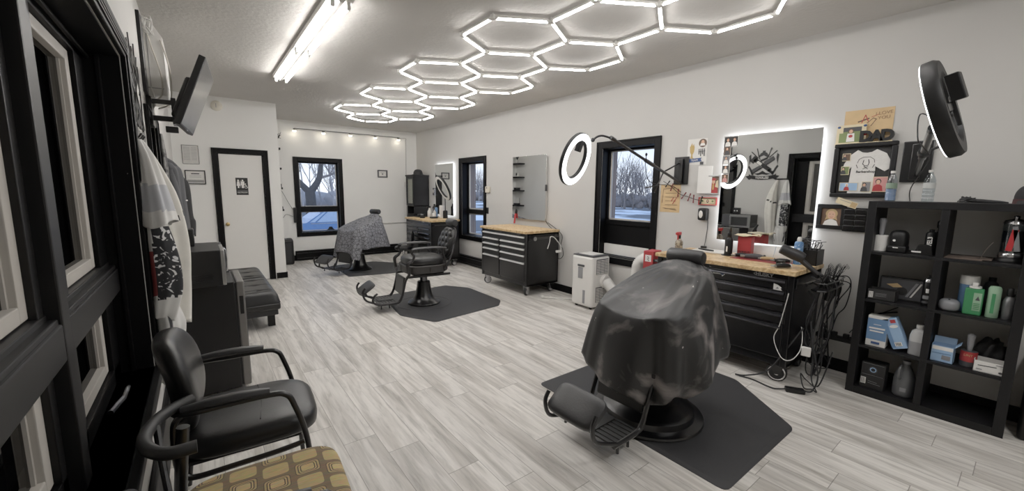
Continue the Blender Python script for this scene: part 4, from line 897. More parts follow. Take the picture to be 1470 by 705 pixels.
cen = V((2.75, 2.62, 1.832)); cen = V((0,0,1.55)) + V((cen.x, cen.y, 0))*1.0; 
def pxray(x, y):
    return (cr*((x-735)/580.95) - cu_*((y-352.5)/580.95) + cf)
def at_depth(x, y, d): return V((0,0,1.55)) + pxray(x, y)*d
def img_dir(x, y, dx, dy, nv):
    """direction with components: nv toward the camera, rest in the image plane along (dx,dy)"""
    v = pxray(x, y).normalized(); p = (cr*dx - cu_*dy).normalized(); p = (p - v*p.dot(v)).normalized()
    return (-v*nv + p*math.sqrt(1-nv*nv)).normalized()
c_ = at_depth(828, 229.5, 3.72); n_ = img_dir(828, 229.5, .945, .33, .46); u_ = img_dir(828, 229.5, .33, -.945, 0)
arm1 = [at_depth(851, 201, 3.70), at_depth(858, 196, 3.72), at_depth(866, 195, 3.74), at_depth(879, 199, 3.76), V((4.30, 2.50, 1.655))]
r1, F1 = ring_light('ring light glowing white, its long black arm crossing the near window', c_, n_, u_, None, arm1)
o1 = r1.matrix_basis.inverted()
m = MB(o1 @ FR(2.528, 1.79)); rbox(m, .17, .31, 0, .02, .006); m.box(-.03, .03, -.14, .13, .02, .05, .006); m.build('wall_plate', BLKMET, r1)
m = MB(o1)
q = arm1[3]+(arm1[4]-arm1[3])*.72; m.tube([(XR-.04, 2.54, 1.875), q], .009, 8, 1); m.tube([q, q+V((-.06, .06, -.22))], .007, 8, 1); m.tube([q+V((-.03,.03,-.14)), q+V((-.14, .12, -.17))], .007, 8, 1); m.build('brace', BLKMET, r1)
m = MB(o1); m.tube([q+V((-.2,.1,.12)), q+V((-.1,.1,-.1)), V((4.33, 2.62, 1.62)), V((4.33, 2.5, 1.55))], .004, 6); m.build('cable', BLKPLAS, r1)
c_ = at_depth(1343, 160, 2.03); n_ = img_dir(1343, 160, -.956, .29, -.10); u_ = img_dir(1343, 160, -.29, -.956, 0)
arm2 = [at_depth(1362, 165, 2.03), at_depth(1352, 172, 2.06), at_depth(1345, 178, 2.12), at_depth(1338, 185, 2.2), V((4.31, .60, 1.70))]
r2, F2 = ring_light('second ring light seen from its dark back, high over the black shelf unit', c_, n_, u_, None, arm2, hold=False, thick=.06)
o2 = r2.matrix_basis.inverted()
m = MB(o2 @ FR(.615, 1.80)); rbox(m, .17, .31, 0, .02, .006); m.box(-.03, .03, -.14, .13, .02, .05, .006); m.build('wall_plate', BLKMET, r2)
m = MB(F2); m.box(-.06, .06, .02, .15, -.115, -.062, .006); m.build('control_box', BLKPLAS, r2); m = MB(F2); m.box(-.02, .02, -.10, .05, -.075, -.055, .005); m.box(-.19, .19, -.02, .02, -.062, -.045, .004); m.build('mount_bar', BLKMET, r2)
for k in (0, 1):
    for q_ in (.35, -.1): m = MB(F2); a = PI+q_*(1 if k else -1)+(.0); m.box(.236*math.cos(a)-.012, .236*math.cos(a)+.012, .236*math.sin(a)-.02, .236*math.sin(a)+.02, -.006, .004, .003); m.build('diffuser_clip', WHITEP, r2)
m = MB(o2); A2, B2 = arm2[3], arm2[4]
m.tube([A2+(B2-A2)*.02, A2+(B2-A2)*.42], .0185, 12, 1); m.build('chrome_tube', STEEL, r2)
m = MB(o2); m.cyl(A2+(B2-A2)*.40, A2+(B2-A2)*.46, .03, .03, 14); q = A2+(B2-A2)*.43; m.tube([q, q+V((.1,-.1,.06))], .008, 6, 1); m.build('clamp_lever', BLKPLAS, r2)
m = MB(o2); m.tube([at_depth(1348, 175, 2.05), A2+V((-.03,.05,.08)), A2+V((.0,.05,-.05)), A2+(B2-A2)*.2+V((0,.02,-.03)), A2+(B2-A2)*.5+V((0,-.03,-.03)), B2+V((0,.02,-.1)), V((4.345, .62, 1.5))], .0035, 6); m.build('cable', BLKPLAS, r2)

t = thing('waste_bin', 'black bin at the right edge of the photo beside the shelf unit', 'bin', (4.19, -.22, 0)); m = MB(); m.box(-.14, .14, -.15, .15, 0, .52, .02, 3); m.build('bin_body', BLKPLAS, t); m = MB(); m.box(-.148, .148, -.158, .158, .52, .55, .01); m.build('lid', BLKPLAS, t)
# ================================================================== SHELF UNIT
SH = thing('cube_shelf', 'tall black open cube shelf unit against the right wall', 'shelf', (3.98, .385, 0))
def shel(a0, a1, b0, b1, z0, z1, nm):
    m = MB(); m.box(a0, a1, b0, b1, z0, z1, .002); return m.build(nm, BLKWOOD, SH)
for y0, y1 in ((-.405, -.355), (.355, .405)): shel(0, .375, y0, y1, .0, 1.50, 'side_panel')
shel(0.0, .375, -.3549, .3549, 1.452, 1.50, 'top_panel'); shel(.0, .375, -.3549, .3549, 0, .055, 'bottom_panel')
for i, zz in enumerate((.385, .75, 1.115)): shel(.003, .372, -.3549, .3549, zz-.01, zz+.01, 'shelf_board')
for z0, z1 in ((.0551, .3749), (.3951, .7399), (.7601, 1.1049), (1.1251, 1.4519)): shel(.003, .372, -.02, .02, z0, z1, 'divider')
Z1, Z2, Z3, Z4 = 1.1251, .7601, .3951, .0551
def on(name, label, cat_, y, z, x=4.10, rz=0, group=None): return thing(name, label, cat_, (x, y, z), rz, group)
def cylthing(name, label, cat_, y, z, parts, x=4.10, group=None, rz=0):
    t = on(name, label, cat_, y, z, x, rz, group)
    for nm, prof, mt, *n in parts: m = MB(); m.lathe(prof, (0,0,0), n[0] if n else 24); m.build(nm, mt, t)
    return t
def wrap(t, r, z0, z1, a0, a1, mt, nm='label', n=10):
    m = MB(); m.grid(lambda u, w_: (-(r+.0008)*math.cos(a0+(a1-a0)*u), (r+.0008)*math.sin(a0+(a1-a0)*u), z0+(z1-z0)*w_), n, 2); return m.build(nm, mt, t)
def boxthing(name, label, cat_, y, z, w, d, h, mt, x=4.08, rz=0, prints=(), group=None):
    """carton whose printed face looks toward -x"""
    t = on(name, label, cat_, y, z, x, rz, group); m = MB(); m.box(-d/2, d/2, -w/2, w/2, 0, h, .002); m.build('carton', mt, t)
    if prints:
        o = art('print', t, prints); o.matrix_basis = frame((-d/2-.0002, 0, 0), (0,-1,0), (0,0,1))
    return t
# top row, left cell
t = cylthing('lint_roller', 'white lint roller standing upright on the top shelf', 'lint roller', .715, Z1, [('roll', [(.012,0),(.045,.001),(.045,.118),(.012,.119)], PAPER), ('handle', [(.012,.119),(.016,.15),(.018,.20),(.022,.225),(.018,.245),(.005,.25)], GREYP, 14)])
t = on('trimmer_dock', 'round-topped black clipper charging stand beside the white lint roller', 'charger', .615, Z1); m = MB(); m.ell((0,0,.08), .06, .055, .085, 24, 14, .6, .7); m.box(-.062, .06, -.054, .054, 0, .05, .01); m.build('housing', BLKPLAS, t); m = MB(); m.disc((0,0,0), .008); o = m.build('logo', WHT, t); o.matrix_basis = frame((-.0605, .015, .09), (0,-1,0), (0,0,1)); m = MB(); m.box(-.0635, -.0615, -.01, .018, .035, .04); m.build('printed_line', WHT, t)
t = on('electric_trimmer_dock', 'low black charging base with white mark in the top left cell', 'charger', .515, Z1); m = MB(); m.prism([(-.05,0),(.05,0),(.03,.065),(-.026,.075),(-.04,.06)], .08, frame((0,-.04,0), (0,1,0), (0,0,1)) @ Tr(0,0,-.04)); m.build('housing', BLKPLAS, t); m = MB(); m.box(-.041, -.0405, -.03, .02, .014, .024); m.build('printed_line', WHT, t)
t = cylthing('styling_bottle', 'black bottle with white lettering left of the divider', 'bottle', .449, Z1, [('bottle', [(.028,0),(.03,.003),(.03,.15),(.024,.162),(.014,.168),(.014,.182),(.003,.184)], BLKPLAS)]); text('lettering', 'L3VEL3', .034, WHT, t, frame((-.031, 0, .08), (0,0,1), (0,1,0)), .0005, bold=.0008)
t = cylthing('pump_bottle', 'tall black pump bottle against the top shelf divider', 'bottle', .419, Z1, [('bottle', [(.026,0),(.028,.003),(.028,.15),(.012,.165),(.012,.19)], BLKPLAS), ('pump', [(.018,.19),(.02,.2),(.02,.235),(.012,.245),(.003,.246)], BLKMET)], x=4.19)
# top row, right cell
t = on('paper_bundle', 'folded brown paper sheets fanned flat on the top shelf', 'paper', .245, Z1); m = MB()
m.box(-.08, .12, -.05, .12, .0, .004); m.box(-.05, .11, -.09, .05, .004, .008); m.build('flat_sheets', C('brown_paper', '#5d5048'), t)
m = MB(); m.grid(lambda u, w_: (-.02+.06*u, -.04-.02*w_-.022*w_*w_, .008+.11*w_), 3, 10); o = m.build('curled_sheet', C('curled_paper', '#72675e'), t); so = o.modifiers.new('thick', 'SOLIDIFY'); so.thickness = .002
t = on('disinfectant_jar', 'tall clear comb jar with chrome lid and red comb inside', 'jar', .083, Z1, 4.12)
m = MB(); m.lathe([(.062,0),(.064,.006),(.06,.018),(.052,.03)], (0,0,0), 28); m.build('base', BLKPLAS, t); m = MB(); m.lathe([(.055,.03),(.057,.034),(.057,.055),(.053,.06)], (0,0,0), 28); m.build('chrome_band', CHROME, t)
m = MB(); m.lathe([(.05,.06),(.052,.065),(.052,.245),(.05,.245),(.05,.065)], (0,0,0), 28, cap=False); m.build('glass_wall', CLEAR, t); m = MB(); m.lathe([(.054,.245),(.056,.25),(.05,.268),(.02,.278),(.012,.28),(.012,.29),(.016,.295),(.004,.3)], (0,0,0), 28); m.build('lid', CHROME, t)
m = MB(); m.lathe([(.048,.066),(.048,.2)], (0,0,0), 24); m.build('dark_liquid', C('dark_liquid', '#101216', .2), t)
m = MB(Tr(-.048,.012,.075) @ Rx(.12)); m.box(-.004, .0, -.014, .014, 0, .14, .003); m.build('comb', RED2, t); m = MB(Tr(-.048,-.024,.075) @ Rx(-.15)); m.box(-.004, 0, -.012, .012, 0, .16, .003); m.build('comb', GREYP, t)
# second row
t = on('clipper_box', 'open black box with white barcode on the second shelf', 'box', .655, Z2, 4.06); m = MB(); W_=.16
m.box(-.06, .06, -.08, .08, 0, .004); m.box(-.06, -.057, -.08, .08, 0, .08); m.box(.057, .06, -.08, .08, 0, .08); m.box(-.06, .06, -.08, -.077, 0, .08); m.box(-.06, .06, .077, .08, 0, .08); m.build('carton', BLK, t); o = art('print', t, [(WHT, 'r', -.07, -.045, .015, .06)]+[(BLK, 'r', -.068+.006*i, -.066+.006*i, .018, .057) for i in range(4)]+[(GRY, 'l', [(-.03,.03+.01*i),(.03,.034+.01*i)], .002) for i in range(3)]); o.matrix_basis = frame((-.0604, 0, 0), (0,-1,0), (0,0,1))
t = boxthing('clipper_carton', 'wide dark carton with striped picture behind the open black box', 'box', .565, Z2, .26, .05, .165, BLK, 4.17, 0, [(DGRY, 'r', -.12, .12, .01, .155), (TAN, 'p', [(-.09,.11),(-.03,.125),(.0,.10),(-.05,.09)]), (GRY, 'p', [(.02,.03),(.035,.03),(.085,.14),(.07,.14)]), (PAPER, 'p', [(.045,.03),(.055,.03),(.105,.14),(.095,.14)]), (GRY, 'l', [(-.1,.05),(.0,.06)], .004), (BLK, 'e', .0, .07, .03, .03)])
t = cylthing('spray_can', 'black aerosol can with silver dome left of the second divider', 'spray can', .424, Z2, [('can', [(.03,0),(.032,.004),(.032,.165),(.028,.175)], BLKMET), ('dome', [(.031,.172),(.028,.19),(.015,.205),(.004,.207)], CHROME), ('nozzle', [(.008,.204),(.008,.222),(.003,.223)], BLKPLAS, 12)]); wrap(t, .032, .05, .075, -.7, .7, GRY); wrap(t, .032, .095, .125, -.25, .25, WHT); wrap(t, .032, .02, .035, -.8, .8, DGRY)
t = on('computer_mouse', 'grey rounded device lying on the second shelf', 'mouse', .31, Z2, 4.06); m = MB(); m.ell((0,0,.038), .06, .052, .042, 24, 12, .7, .8); m.build('shell', C('pearl_grey', '#77787c', .35), t); m = MB(); m.ell((-.02,0,.079), .012, .006, .004, 10, 6); m.build('button', BLKPLAS, t)
t = cylthing('wipes_canister', 'pale blue wipes canister with white lid behind the green tub', 'canister', .236, Z2, [('canister', [(.043,0),(.045,.003),(.045,.19)], BLUE), ('lid', [(.046,.19),(.047,.2),(.047,.245),(.043,.25),(.004,.25)], WHITEP)], x=4.13)
t = on('powder_tub', 'green rectangular powder tub with white flip cap', 'tub', .204, Z2, 4.06); m = MB(); m.box(-.03, .03, -.042, .042, 0, .175, .006); m.build('tub', GRN, t); m = MB(); m.lathe([(.024,.175),(.028,.178),(.028,.19),(.004,.192)], (0,0,0), 20); m.box(-.02, .02, -.012, .014, .19, .215, .006); m.build('cap', WHITEP, t)
o = art('print', t, [(LGRN, 'r', .0, .036, .03, .15), (DGRY, 'p', [(.008,.1),(.03,.1),(.02,.13)])]+[(GRN, 'r', .004, .032, .04+.012*i, .045+.012*i) for i in range(4)]); o.matrix_basis = frame((-.0304, 0, 0), (0,-1,0), (0,0,1))
t = cylthing('dark_bottle', 'dark rounded bottle behind the green tub and slim can', 'bottle', .142, Z2, [('bottle', [(.034,0),(.037,.004),(.037,.17),(.03,.2),(.016,.215)], DGRY), ('cap', [(.018,.215),(.018,.24),(.004,.242)], BLKPLAS)], x=4.22)
t = cylthing('hair_spray_can', 'slim pale green can with printed stripes on the second shelf', 'spray can', .118, Z2, [('can', [(.027,0),(.029,.003),(.029,.19),(.022,.205),(.004,.207)], LGRN)], x=4.06); wrap(t, .029, .03, .16, -.25, .3, GRN)
t = cylthing('silver_bottle', 'silver bottle with black sprayer at the right end of the second shelf', 'bottle', .052, Z2, [('bottle', [(.027,0),(.029,.004),(.029,.12),(.02,.145),(.014,.15)], mat('dull_silver', '#6d6e70', .35, .7)), ('sprayer', [(.016,.15),(.018,.16),(.018,.195),(.01,.205),(.004,.206)], BLKPLAS)], x=4.07); m = MB(); m.box(-.03, .0, -.028, -.012, .17, .2, .004); m.build('trigger', BLKPLAS, t)
# third row
t = boxthing('blue_carton', 'upright blue and white carton on the third shelf', 'box', .655, Z3, .115, .09, .235, PAPER, 4.07, 0, [(BLUE, 'r', -.0575, .0575, .05, .215), (WHT, 'l', [(-.02,.17),(.02,.17)], .004), (WHT, 'l', [(-.04,.14),(.04,.142)], .012), (WHT, 'l', [(-.035,.118),(.035,.118)], .01), (NAVY, 'r', -.025, .025, .018, .036)])
t = thing('tilted_carton', 'pale blue carton tilted against the upright blue carton', 'box', M=Tr(4.07, .575, Z3+.0) @ Rx(.42) @ Tr(0, -.07, .0)); m = MB(); m.box(-.045, .045, -.035, .045, .0, .225, .002); m.build('carton', SKY, t)
o = art('print', t, [(BLUE, 'r', -.043, -.02, .01, .21), (RED, 'r', .0, .03, .19, .215), (WHT, 'e', .01, .165, .024, .012), (WHT, 'r', -.02, .02, .02, .05)]+[(BLK, 'r', -.014+.008*i, -.01+.008*i, .024, .046) for i in range(4)]); o.matrix_basis = frame((-.0454, 0.005, 0), (0,-1,0), (0,0,1)); t.matrix_basis = Tr(4.07, .53, Z3+.001) @ Rx(-.38) @ Tr(0, -.03, .0165)
t = on('white_jug', 'white square-shouldered bottle half full on the third shelf', 'bottle', .432, Z3, 4.07); m = MB(); pr = [(.042,0),(.044,.004),(.044,.14),(.036,.175),(.016,.19),(.016,.198)]
out = [[m.v((r*sgp(math.cos(2*PI*i/32),.55), r*1.05*sgp(math.sin(2*PI*i/32),.55), z)) for i in range(32)] for r, z in pr]
for a, b in zip(out, out[1:]): m.bridge(a, b)
m.f(out[0][::-1]); m.f(out[-1]); m.build('bottle', C('milky_plastic', '#b9b9b9', .4), t); m = MB(); m.lathe([(.018,.196),(.019,.2),(.019,.22),(.004,.222)], (0,0,0), 18); m.build('cap', WHITEP, t)
m = MB(); out = [[m.v((r*sgp(math.cos(2*PI*i/32),.55), r*1.05*sgp(math.sin(2*PI*i/32),.55), z)) for i in range(32)] for r, z in ((.0446,.004),(.0446,.1))]; m.bridge(*out); m.build('liquid_level', C('murky_liquid', '#8a8a8c'), t)
def openbox(name, label, y, z, w, d, h, mt, x, prints, flap=True):
    t = on(name, label, 'box', y, z, x); m = MB(); e_ = .003
    m.box(-d/2, d/2, -w/2, w/2, 0, e_); m.box(-d/2, -d/2+e_, -w/2, w/2, 0, h); m.box(d/2-e_, d/2, -w/2, w/2, 0, h); m.box(-d/2, d/2, -w/2, -w/2+e_, 0, h); m.box(-d/2, d/2, w/2-e_, w/2, 0, h); m.build('carton', mt, t)
    if flap:
        m = MB(Tr(d/2, 0, h) @ Ry(.5)); m.box(-.002, .001, -w/2, w/2, 0, .045); m.build('flap', mt, t); m = MB(Tr(0, -w/2, h) @ Rx(.7)); m.box(-d/2, d/2, -.001, .002, 0, .04); m.build('flap', mt, t)
    o = art('print', t, prints); o.matrix_basis = frame((-d/2-.0003, 0, 0), (0,-1,0), (0,0,1)); return t
openbox('glove_carton', 'small open pale blue carton right of the third divider', .303, Z3, .11, .1, .115, SKY, 4.07, [(WHT, 'r', -.05, .05, .085, .11), (GRY, 'r', .0, .042, .02, .05), (BLUE, 'l', [(-.045,.06),(.04,.064)], .006)])
t = cylthing('lint_roller', 'lint roller in red wrapper with grey handle on the third shelf', 'lint roller', .185, Z3, [('roll', [(.012,0),(.04,.001),(.04,.105),(.012,.106)], DGRY), ('handle', [(.011,.106),(.015,.14),(.018,.19),(.02,.215),(.006,.225)], GREYP, 14)], x=4.09); wrap(t, .04, .035, .104, -1.6, 1.6, RED, n=16); text('lettering', 'LINT', .02, TAN, t, frame((-.0415, 0, .08), (0,-1,0), (0,0,1)), .0004)
openbox('tissue_carton', 'white carton with black print on the third shelf, right end', .088, Z3, .135, .12, .075, PAPER, 4.065, [(DGRY, 'l', [(-.045,.045),(.03,.05)], .006), (DGRY, 'e', .052, .02, .01, .007), (GRY, 'l', [(-.05,.02),(-.03,.02)], .006), (GRY, 'l', [(.03,.066),(.06,.066)], .004)], False)
t = on('black_gloves', 'heap of black cloth stuffed behind the white carton', 'cloth', .098, Z3, 4.20); m = MB(); rg = random.Random(4)
def blob(m, c, r, amp, sd, n=28, k=16, sq=(1,1,1)):
    rr_ = random.Random(sd); ph = [(rr_.uniform(2,5), rr_.uniform(2,5), rr_.uniform(0,6)) for _ in range(5)]
    def f(u, w_):
        a = 2*PI*u; b = -PI/2+PI*(w_*.998+.001); d = V((math.cos(b)*math.cos(a), math.cos(b)*math.sin(a), math.sin(b)))
        q = 1+sum(amp*math.sin(p0*d.x*2+p2)*math.sin(p1*d.y*2+p2*1.7+d.z*3) for p0, p1, p2 in ph)
        return V(c)+V((d.x*r*sq[0]*q, d.y*r*sq[1]*q, max(d.z*r*sq[2]*q, -r*sq[2]*.9)))
    m.grid(f, n, k, cu=True); return m
blob(m, (0,0,.095), .075, .12, 3, sq=(.9,1,1.2)); m.build('cloth', BLKRUB, t, 0)
# bottom row
t = boxthing('camera_carton', 'black carton with round lens picture, upper of the two at bottom left', 'box', .645, Z4+.10, .14, .12, .10, BLK, 4.09, 0, [(DGRY, 'e', .0, .05, .026, .026), (SKY, 'e', 0, .05, .019, .019), (BLK, 'e', 0, .05, .013, .013), (GRY, 'l', [(-.06,.094),(.06,.094)], .002), (GRY, 'l', [(-.06,.006),(.06,.006)], .002)])
t = boxthing('camera_carton', 'black carton with white barcode, beneath the lens picture carton', 'box', .645, Z4, .14, .13, .098, BLK, 4.09, 0, [(WHT, 'r', -.065, -.035, .03, .08)]+[(BLK, 'r', -.062+.006*i, -.059+.006*i, .033, .077) for i in range(4)]+[(GRY, 'l', [(-.02,.06),(.03,.055)], .003), (GRY, 'l', [(-.02,.045),(.05,.04)], .003)])
t = cylthing('plastic_jug', 'large cloudy grey gallon jug on the bottom shelf', 'jug', .475, Z4, [('jug', [(.055,0),(.06,.006),(.062,.02),(.062,.12),(.056,.16),(.035,.215),(.02,.24),(.02,.25)], C('cloudy_jug', '#4c4d4f', .35)), ('cap', [(.022,.248),(.023,.252),(.023,.268),(.004,.27)], GREYP)], x=4.09); m = MB(); m.tube([(-.03,.02,.24),(-.062,.025,.215),(-.07,.025,.17),(-.058,.02,.14)], .009, 8); m.build('handle', C('jug_handle', '#515254', .35), t); wrap(t, .062, .045, .075, -.35, .2, GRY)
# on the top
def water_bottle(label, y, empty, x=4.13):
    t = on('water_bottle', label, 'bottle', y, 1.5, x, 0, None); pr = [(.028,0),(.032,.004),(.032,.02),(.029,.03),(.032,.04),(.032,.06),(.0295,.067),(.032,.075),(.032,.13),(.03,.14),(.031,.15),(.022,.18),(.012,.2),(.012,.212)]
    m = MB(); m.lathe(pr, (0,0,0), 24); m.build('bottle', CLEAR, t); m = MB(); m.lathe([(.014,.208),(.0145,.21),(.0145,.224),(.004,.225)], (0,0,0), 18); m.build('cap', WHITEP, t)
    m = MB(); m.lathe([(.0325,.095),(.0325,.135)], (0,0,0), 24, cap=False); m.build('label_band', C('green_white_label', '#7d9480') if not empty else C('pale_label', '#b8bab8'), t)
    if not empty: m = MB(); m.lathe([(.026,.004),(.0295,.008),(.0295,.09)], (0,0,0), 20); m.build('water', C('bluish_water', '#7f96bb', .1), t)
    else:
        m = MB()
        for zz in (.025, .05, .08): m.lathe([(.0315, zz), (.0322, zz+.003), (.0315, zz+.006)], (0,0,0), 24, cap=False)
        m.build('ribs', C('clear_rib', '#c9cccd', .2), t)
    return t
water_bottle('bottle of bluish water, left one on top of the shelf unit', .70, False); water_bottle('empty clear water bottle, right one on top of the shelf unit', .50, True)
t = on('cap_and_strap', 'crumpled black strap with chrome buckle lying on top of the shelf', 'strap', .25, 1.5, 4.12); m = MB(); blob(m, (0,.06,.018), .02, .18, 8, sq=(1.2,1.8,.9)); m.tube([(0,.04,.015),(.01,-.02,.012),(-.01,-.08,.008),(0,-.12,.004)], [.014,.012,.01,.006], 8, 4); m.build('strap', BLKRUB, t, 0); m = MB(); m.tube([(-.02,.1,.006),(-.03,.085,.012),(-.02,.06,.008)], .004, 6); m.build('buckle', CHROME, t)
t = on('trucker_cap', 'black cap with tan patch and red stitched brim on the shelf top', 'cap', .02, 1.5, 4.13)
m = MB(); m.grid(lambda u, w_: (.092*math.cos(2*PI*u)*math.cos(w_*PI/2*.98)**.7, .092*math.sin(2*PI*u)*math.cos(w_*PI/2*.98)**.7, .03+.095*math.sin(w_*PI/2)**.9), 40, 14, cu=True); cp = m.build('crown', C('black_cap_cloth', '#19191b', .85), t)
m = MB(); m.grid(lambda u, w_: (.094*math.cos(2*PI*u)*(1+.02*w_), .094*math.sin(2*PI*u)*(1+.02*w_), .03-.03*w_), 40, 3, cu=True); m.build('band', C('maroon_band', '#3a1a1c', .85), t)
m = MB(); m.grid(lambda u, w_: (-.088*math.cos((u-.5)*2.4)*(1+.72*w_), .092*math.sin((u-.5)*2.4)*(1-.1*w_), .026-.018*w_*1.2+.03*(abs(u-.5)*2)**2*-.6*w_), 20, 6); b_ = m.build('brim', BLKRUB, t, 0); so = b_.modifiers.new('thick', 'SOLIDIFY'); so.thickness = .004
m = MB(); m.ell((0,0,.126), .008, .008, .005, 10, 6); m.build('button', BLKRUB, t)
PT = frame((-.086, .0, .074), (0,-1,0), (.32,0,.95)); m = MB(PT); rbox(m, .085, .045, 0, .004, .002); pa = m.build('patch', C('black_patch', '#141414'), t)
art('patch_print', pa, [(TAN, 'l', [(-.04,-.02),(.04,-.02),(.04,.02),(-.04,.02),(-.04,-.02)], .003), (CREAM, 'p', [(-.006,-.014),(.006,-.014),(.01,.004),(.006,.012),(-.006,.012),(-.01,.004)]), (CREAM, 'l', [(-.008,.006),(-.022,.006),(-.026,.014)], .005), (CREAM, 'l', [(.008,.006),(.022,.006),(.026,.014)], .005), (TAN, 'l', [(-.034,-.012),(-.016,-.010)], .004), (TAN, 'l', [(.034,-.012),(.016,-.010)], .004)], .004).matrix_basis = PT
# ================================================================== THINGS ON THE FRONT TOOL CHEST
ZT = .945
def top(name, label, cat_, x, y, rz=0, z=ZT, group=None): return thing(name, label, cat_, (x, y, z), rz, group)
t = top('spray_bottle', 'patterned spray bottle with red trigger on the left end of the front tool chest', 'spray bottle', 3.90, 2.235)
m = MB(); m.lathe([(.034,0),(.038,.004),(.039,.04),(.034,.055),(.039,.07),(.037,.10),(.02,.125),(.015,.13)], (0,0,0), 24); m.build('bottle', two_tone('marbled_bottle', '#4b4034', '#a59a86', 'noise', 40, .4, .6, .35), t)
m = MB(); m.cyl((0,0,.125), (0,0,.165), .015, .015, 14); m.build('collar', BLKPLAS, t)
m = MB(); m.box(-.05, .025, -.012, .012, .165, .2, .008); m.box(-.035, -.02, -.006, .006, .12, .17, .004); m.box(-.066, -.05, -.007, .007, .175, .195, .003); m.build('trigger', RED2, t)
t = top('paper_tray', 'white cutting board sheet with a black comb lying on it', 'tray', 4.13, 2.02, .1); m = MB(); m.box(-.10, .12, -.16, .16, 0, .014, .005); m.build('tray', WHITEP, t)
t = top('black_comb', 'black curved comb lying on the white sheet', 'comb', 4.10, 2.05, 1.35, ZT+.0142); m = MB(); m.tube([(-.09,0,.008),(0,.01,.008),(.09,0,.008)], [.007,.011,.006], 8, 5); m.build('comb_body', BLKPLAS, t)
t = top('mist_bottle', 'black mist bottle with tall spout and white stripe standing on the worktop', 'spray bottle', 4.05, 1.805)
m = MB(); m.lathe([(.06,0),(.06,.006),(.036,.012),(.036,.15),(.03,.17),(.018,.18)], (0,0,0), 24); m.build('bottle', BLKPLAS, t); m = MB(); m.lathe([(.018,.178),(.022,.19),(.02,.22)], (0,0,0), 14); m.tube([(0,0,.21),(0,-.006,.24),(-.02,-.02,.275)], [.018,.014,.008], 10, 4); m.build('spout', BLKMET, t); m = MB(); m.box(-.0375, -.036, -.006, .006, .04, .09); m.build('printed_stripe', WHT, t)
t = top('red_tin', 'red square tin with a crumpled paper on top beside the black mist bottle', 'tin', 4.17, 1.70, .1)
m = MB(); m.box(-.045, .045, -.06, .06, 0, .19, .004); m.build('tin', RED, t); m = MB(); m.box(-.0462, -.045, -.058, .058, .01, .05); m.build('dotted_band', two_tone('dotted_band', '#7a1418', '#2a0a0b', 'voronoi', 60, .1, .3), t)
m = MB(); m.grid(lambda u, w_: (-.07+.15*u, -.11+.2*w_, .192+.012*math.sin(7*u+3*w_)*math.cos(5*w_)+.012), 8, 8); o = m.build('crumpled_paper', CREAM, t, 0); so = o.modifiers.new('thick', 'SOLIDIFY'); so.thickness = .003
t = top('open_card', 'long white folded card standing along the foot of the big mirror', 'card', 4.24, 1.49, 0)
m = MB()
m.grid(lambda u, w_: (-.012*math.sin(u*PI*2)*(1 if u < .5 else -1)-.03*w_*0+.05*(w_), -.19+.38*u, .002+.115*w_-.02*u*w_), 20, 3); o = m.build('card', PAPER, t, 0); so = o.modifiers.new('thick', 'SOLIDIFY'); so.thickness = .003
m = MB(); m.tube([(.0, -.01, .004), (.046, -.012, .107)], .0015, 5, 1); m.build('pen_line', BLUE, t)
t = top('red_mat', 'thin red silicone mat under the hair clippers', 'mat', 4.02, 1.50, 0); m = MB(); m.box(-.12, .14, -.25, .22, 0, .005, .002); m.build('mat', C('red_silicone', '#8e2a2e', .5), t)
def clipper(label, x, y, rz, col, col2, s=1.0):
    t = thing('hair_clipper', label, 'hair clipper', (x, y, ZT+.006+.02*s), rz, 'hair clippers laid out on the red mat')
    m = MB(); m.ell((0,0,0), .078*s, .024*s, .02*s, 20, 12, .8, .8); 
    for v_ in m.bm.verts: v_.co.y *= 1-.18*math.sin((v_.co.x/.078/s)*2.5); v_.co.z += .004*math.cos(v_.co.x/.04)
    m.build('body', col, t); m = MB(); m.box(.066*s, .096*s, -.02*s, .02*s, -.006*s, .008*s, .003); m.build('blade', STEEL, t)
    m = MB(); m.ell((-.07*s,0,0), .014*s, .02*s, .018*s, 14, 8); m.build('tail_cap', col2, t); m = MB(); m.box(-.01*s, .02*s, -.006*s, .006*s, .016*s, .024*s, .003); m.build('switch', col2, t)
    return t
clipper('black hair clipper nearest the red tin', 4.00, 1.655, 2.3, BLKPLAS, DGRY, .95); clipper('large dark grey hair clipper second from the red tin', 3.985, 1.545, 2.05, DGRY, BLKPLAS, 1.15)
clipper('small tan wooden hair trimmer between two dark clippers', 4.00, 1.44, 2.0, TAN, BROWN, .75); clipper('black and white hair clipper at the right end of the red mat', 3.97, 1.315, 2.2, BLKPLAS, GREYP, .9)
t = clipper('black clipper with chrome ring on the front edge of the worktop', 3.72, 1.225, 2.6, BLKPLAS, WHITEP, .95); t.location.z = ZT+.02; del t['group']; t['label'] = 'black clipper with pale rear cap at the front edge of the worktop'
t = top('blade_box', 'small black block left of the black organiser', 'box', 3.84, 1.28); m = MB(); m.box(-.03, .03, -.025, .025, 0, .045, .004); m.build('block', BLKPLAS, t)
def can(label, x, y, h=.235):
    t = top('disinfectant_can', label, 'spray can', x, y); m = MB(); m.lathe([(.031,0),(.033,.004),(.033,h-.055),(.027,h-.04),(.014,h-.035)], (0,0,0), 24); m.build('can', two_tone('blue_speckled_can', '#4f7fb5', '#c6d6ea', 'noise', 45, .55, .62, .35), t); m = MB(); m.lathe([(.017,h-.037),(.017,h-.015),(.011,h),(.004,h+.001)], (0,0,0), 18); m.build('cap', WHITEP, t); return t
can('blue speckled spray can standing in front of the big mirror', 4.05, 1.225)
t = top('tool_organiser', 'black mesh organiser box holding combs at the right end of the worktop', 'organiser', 4.16, 1.165)
m = MB()
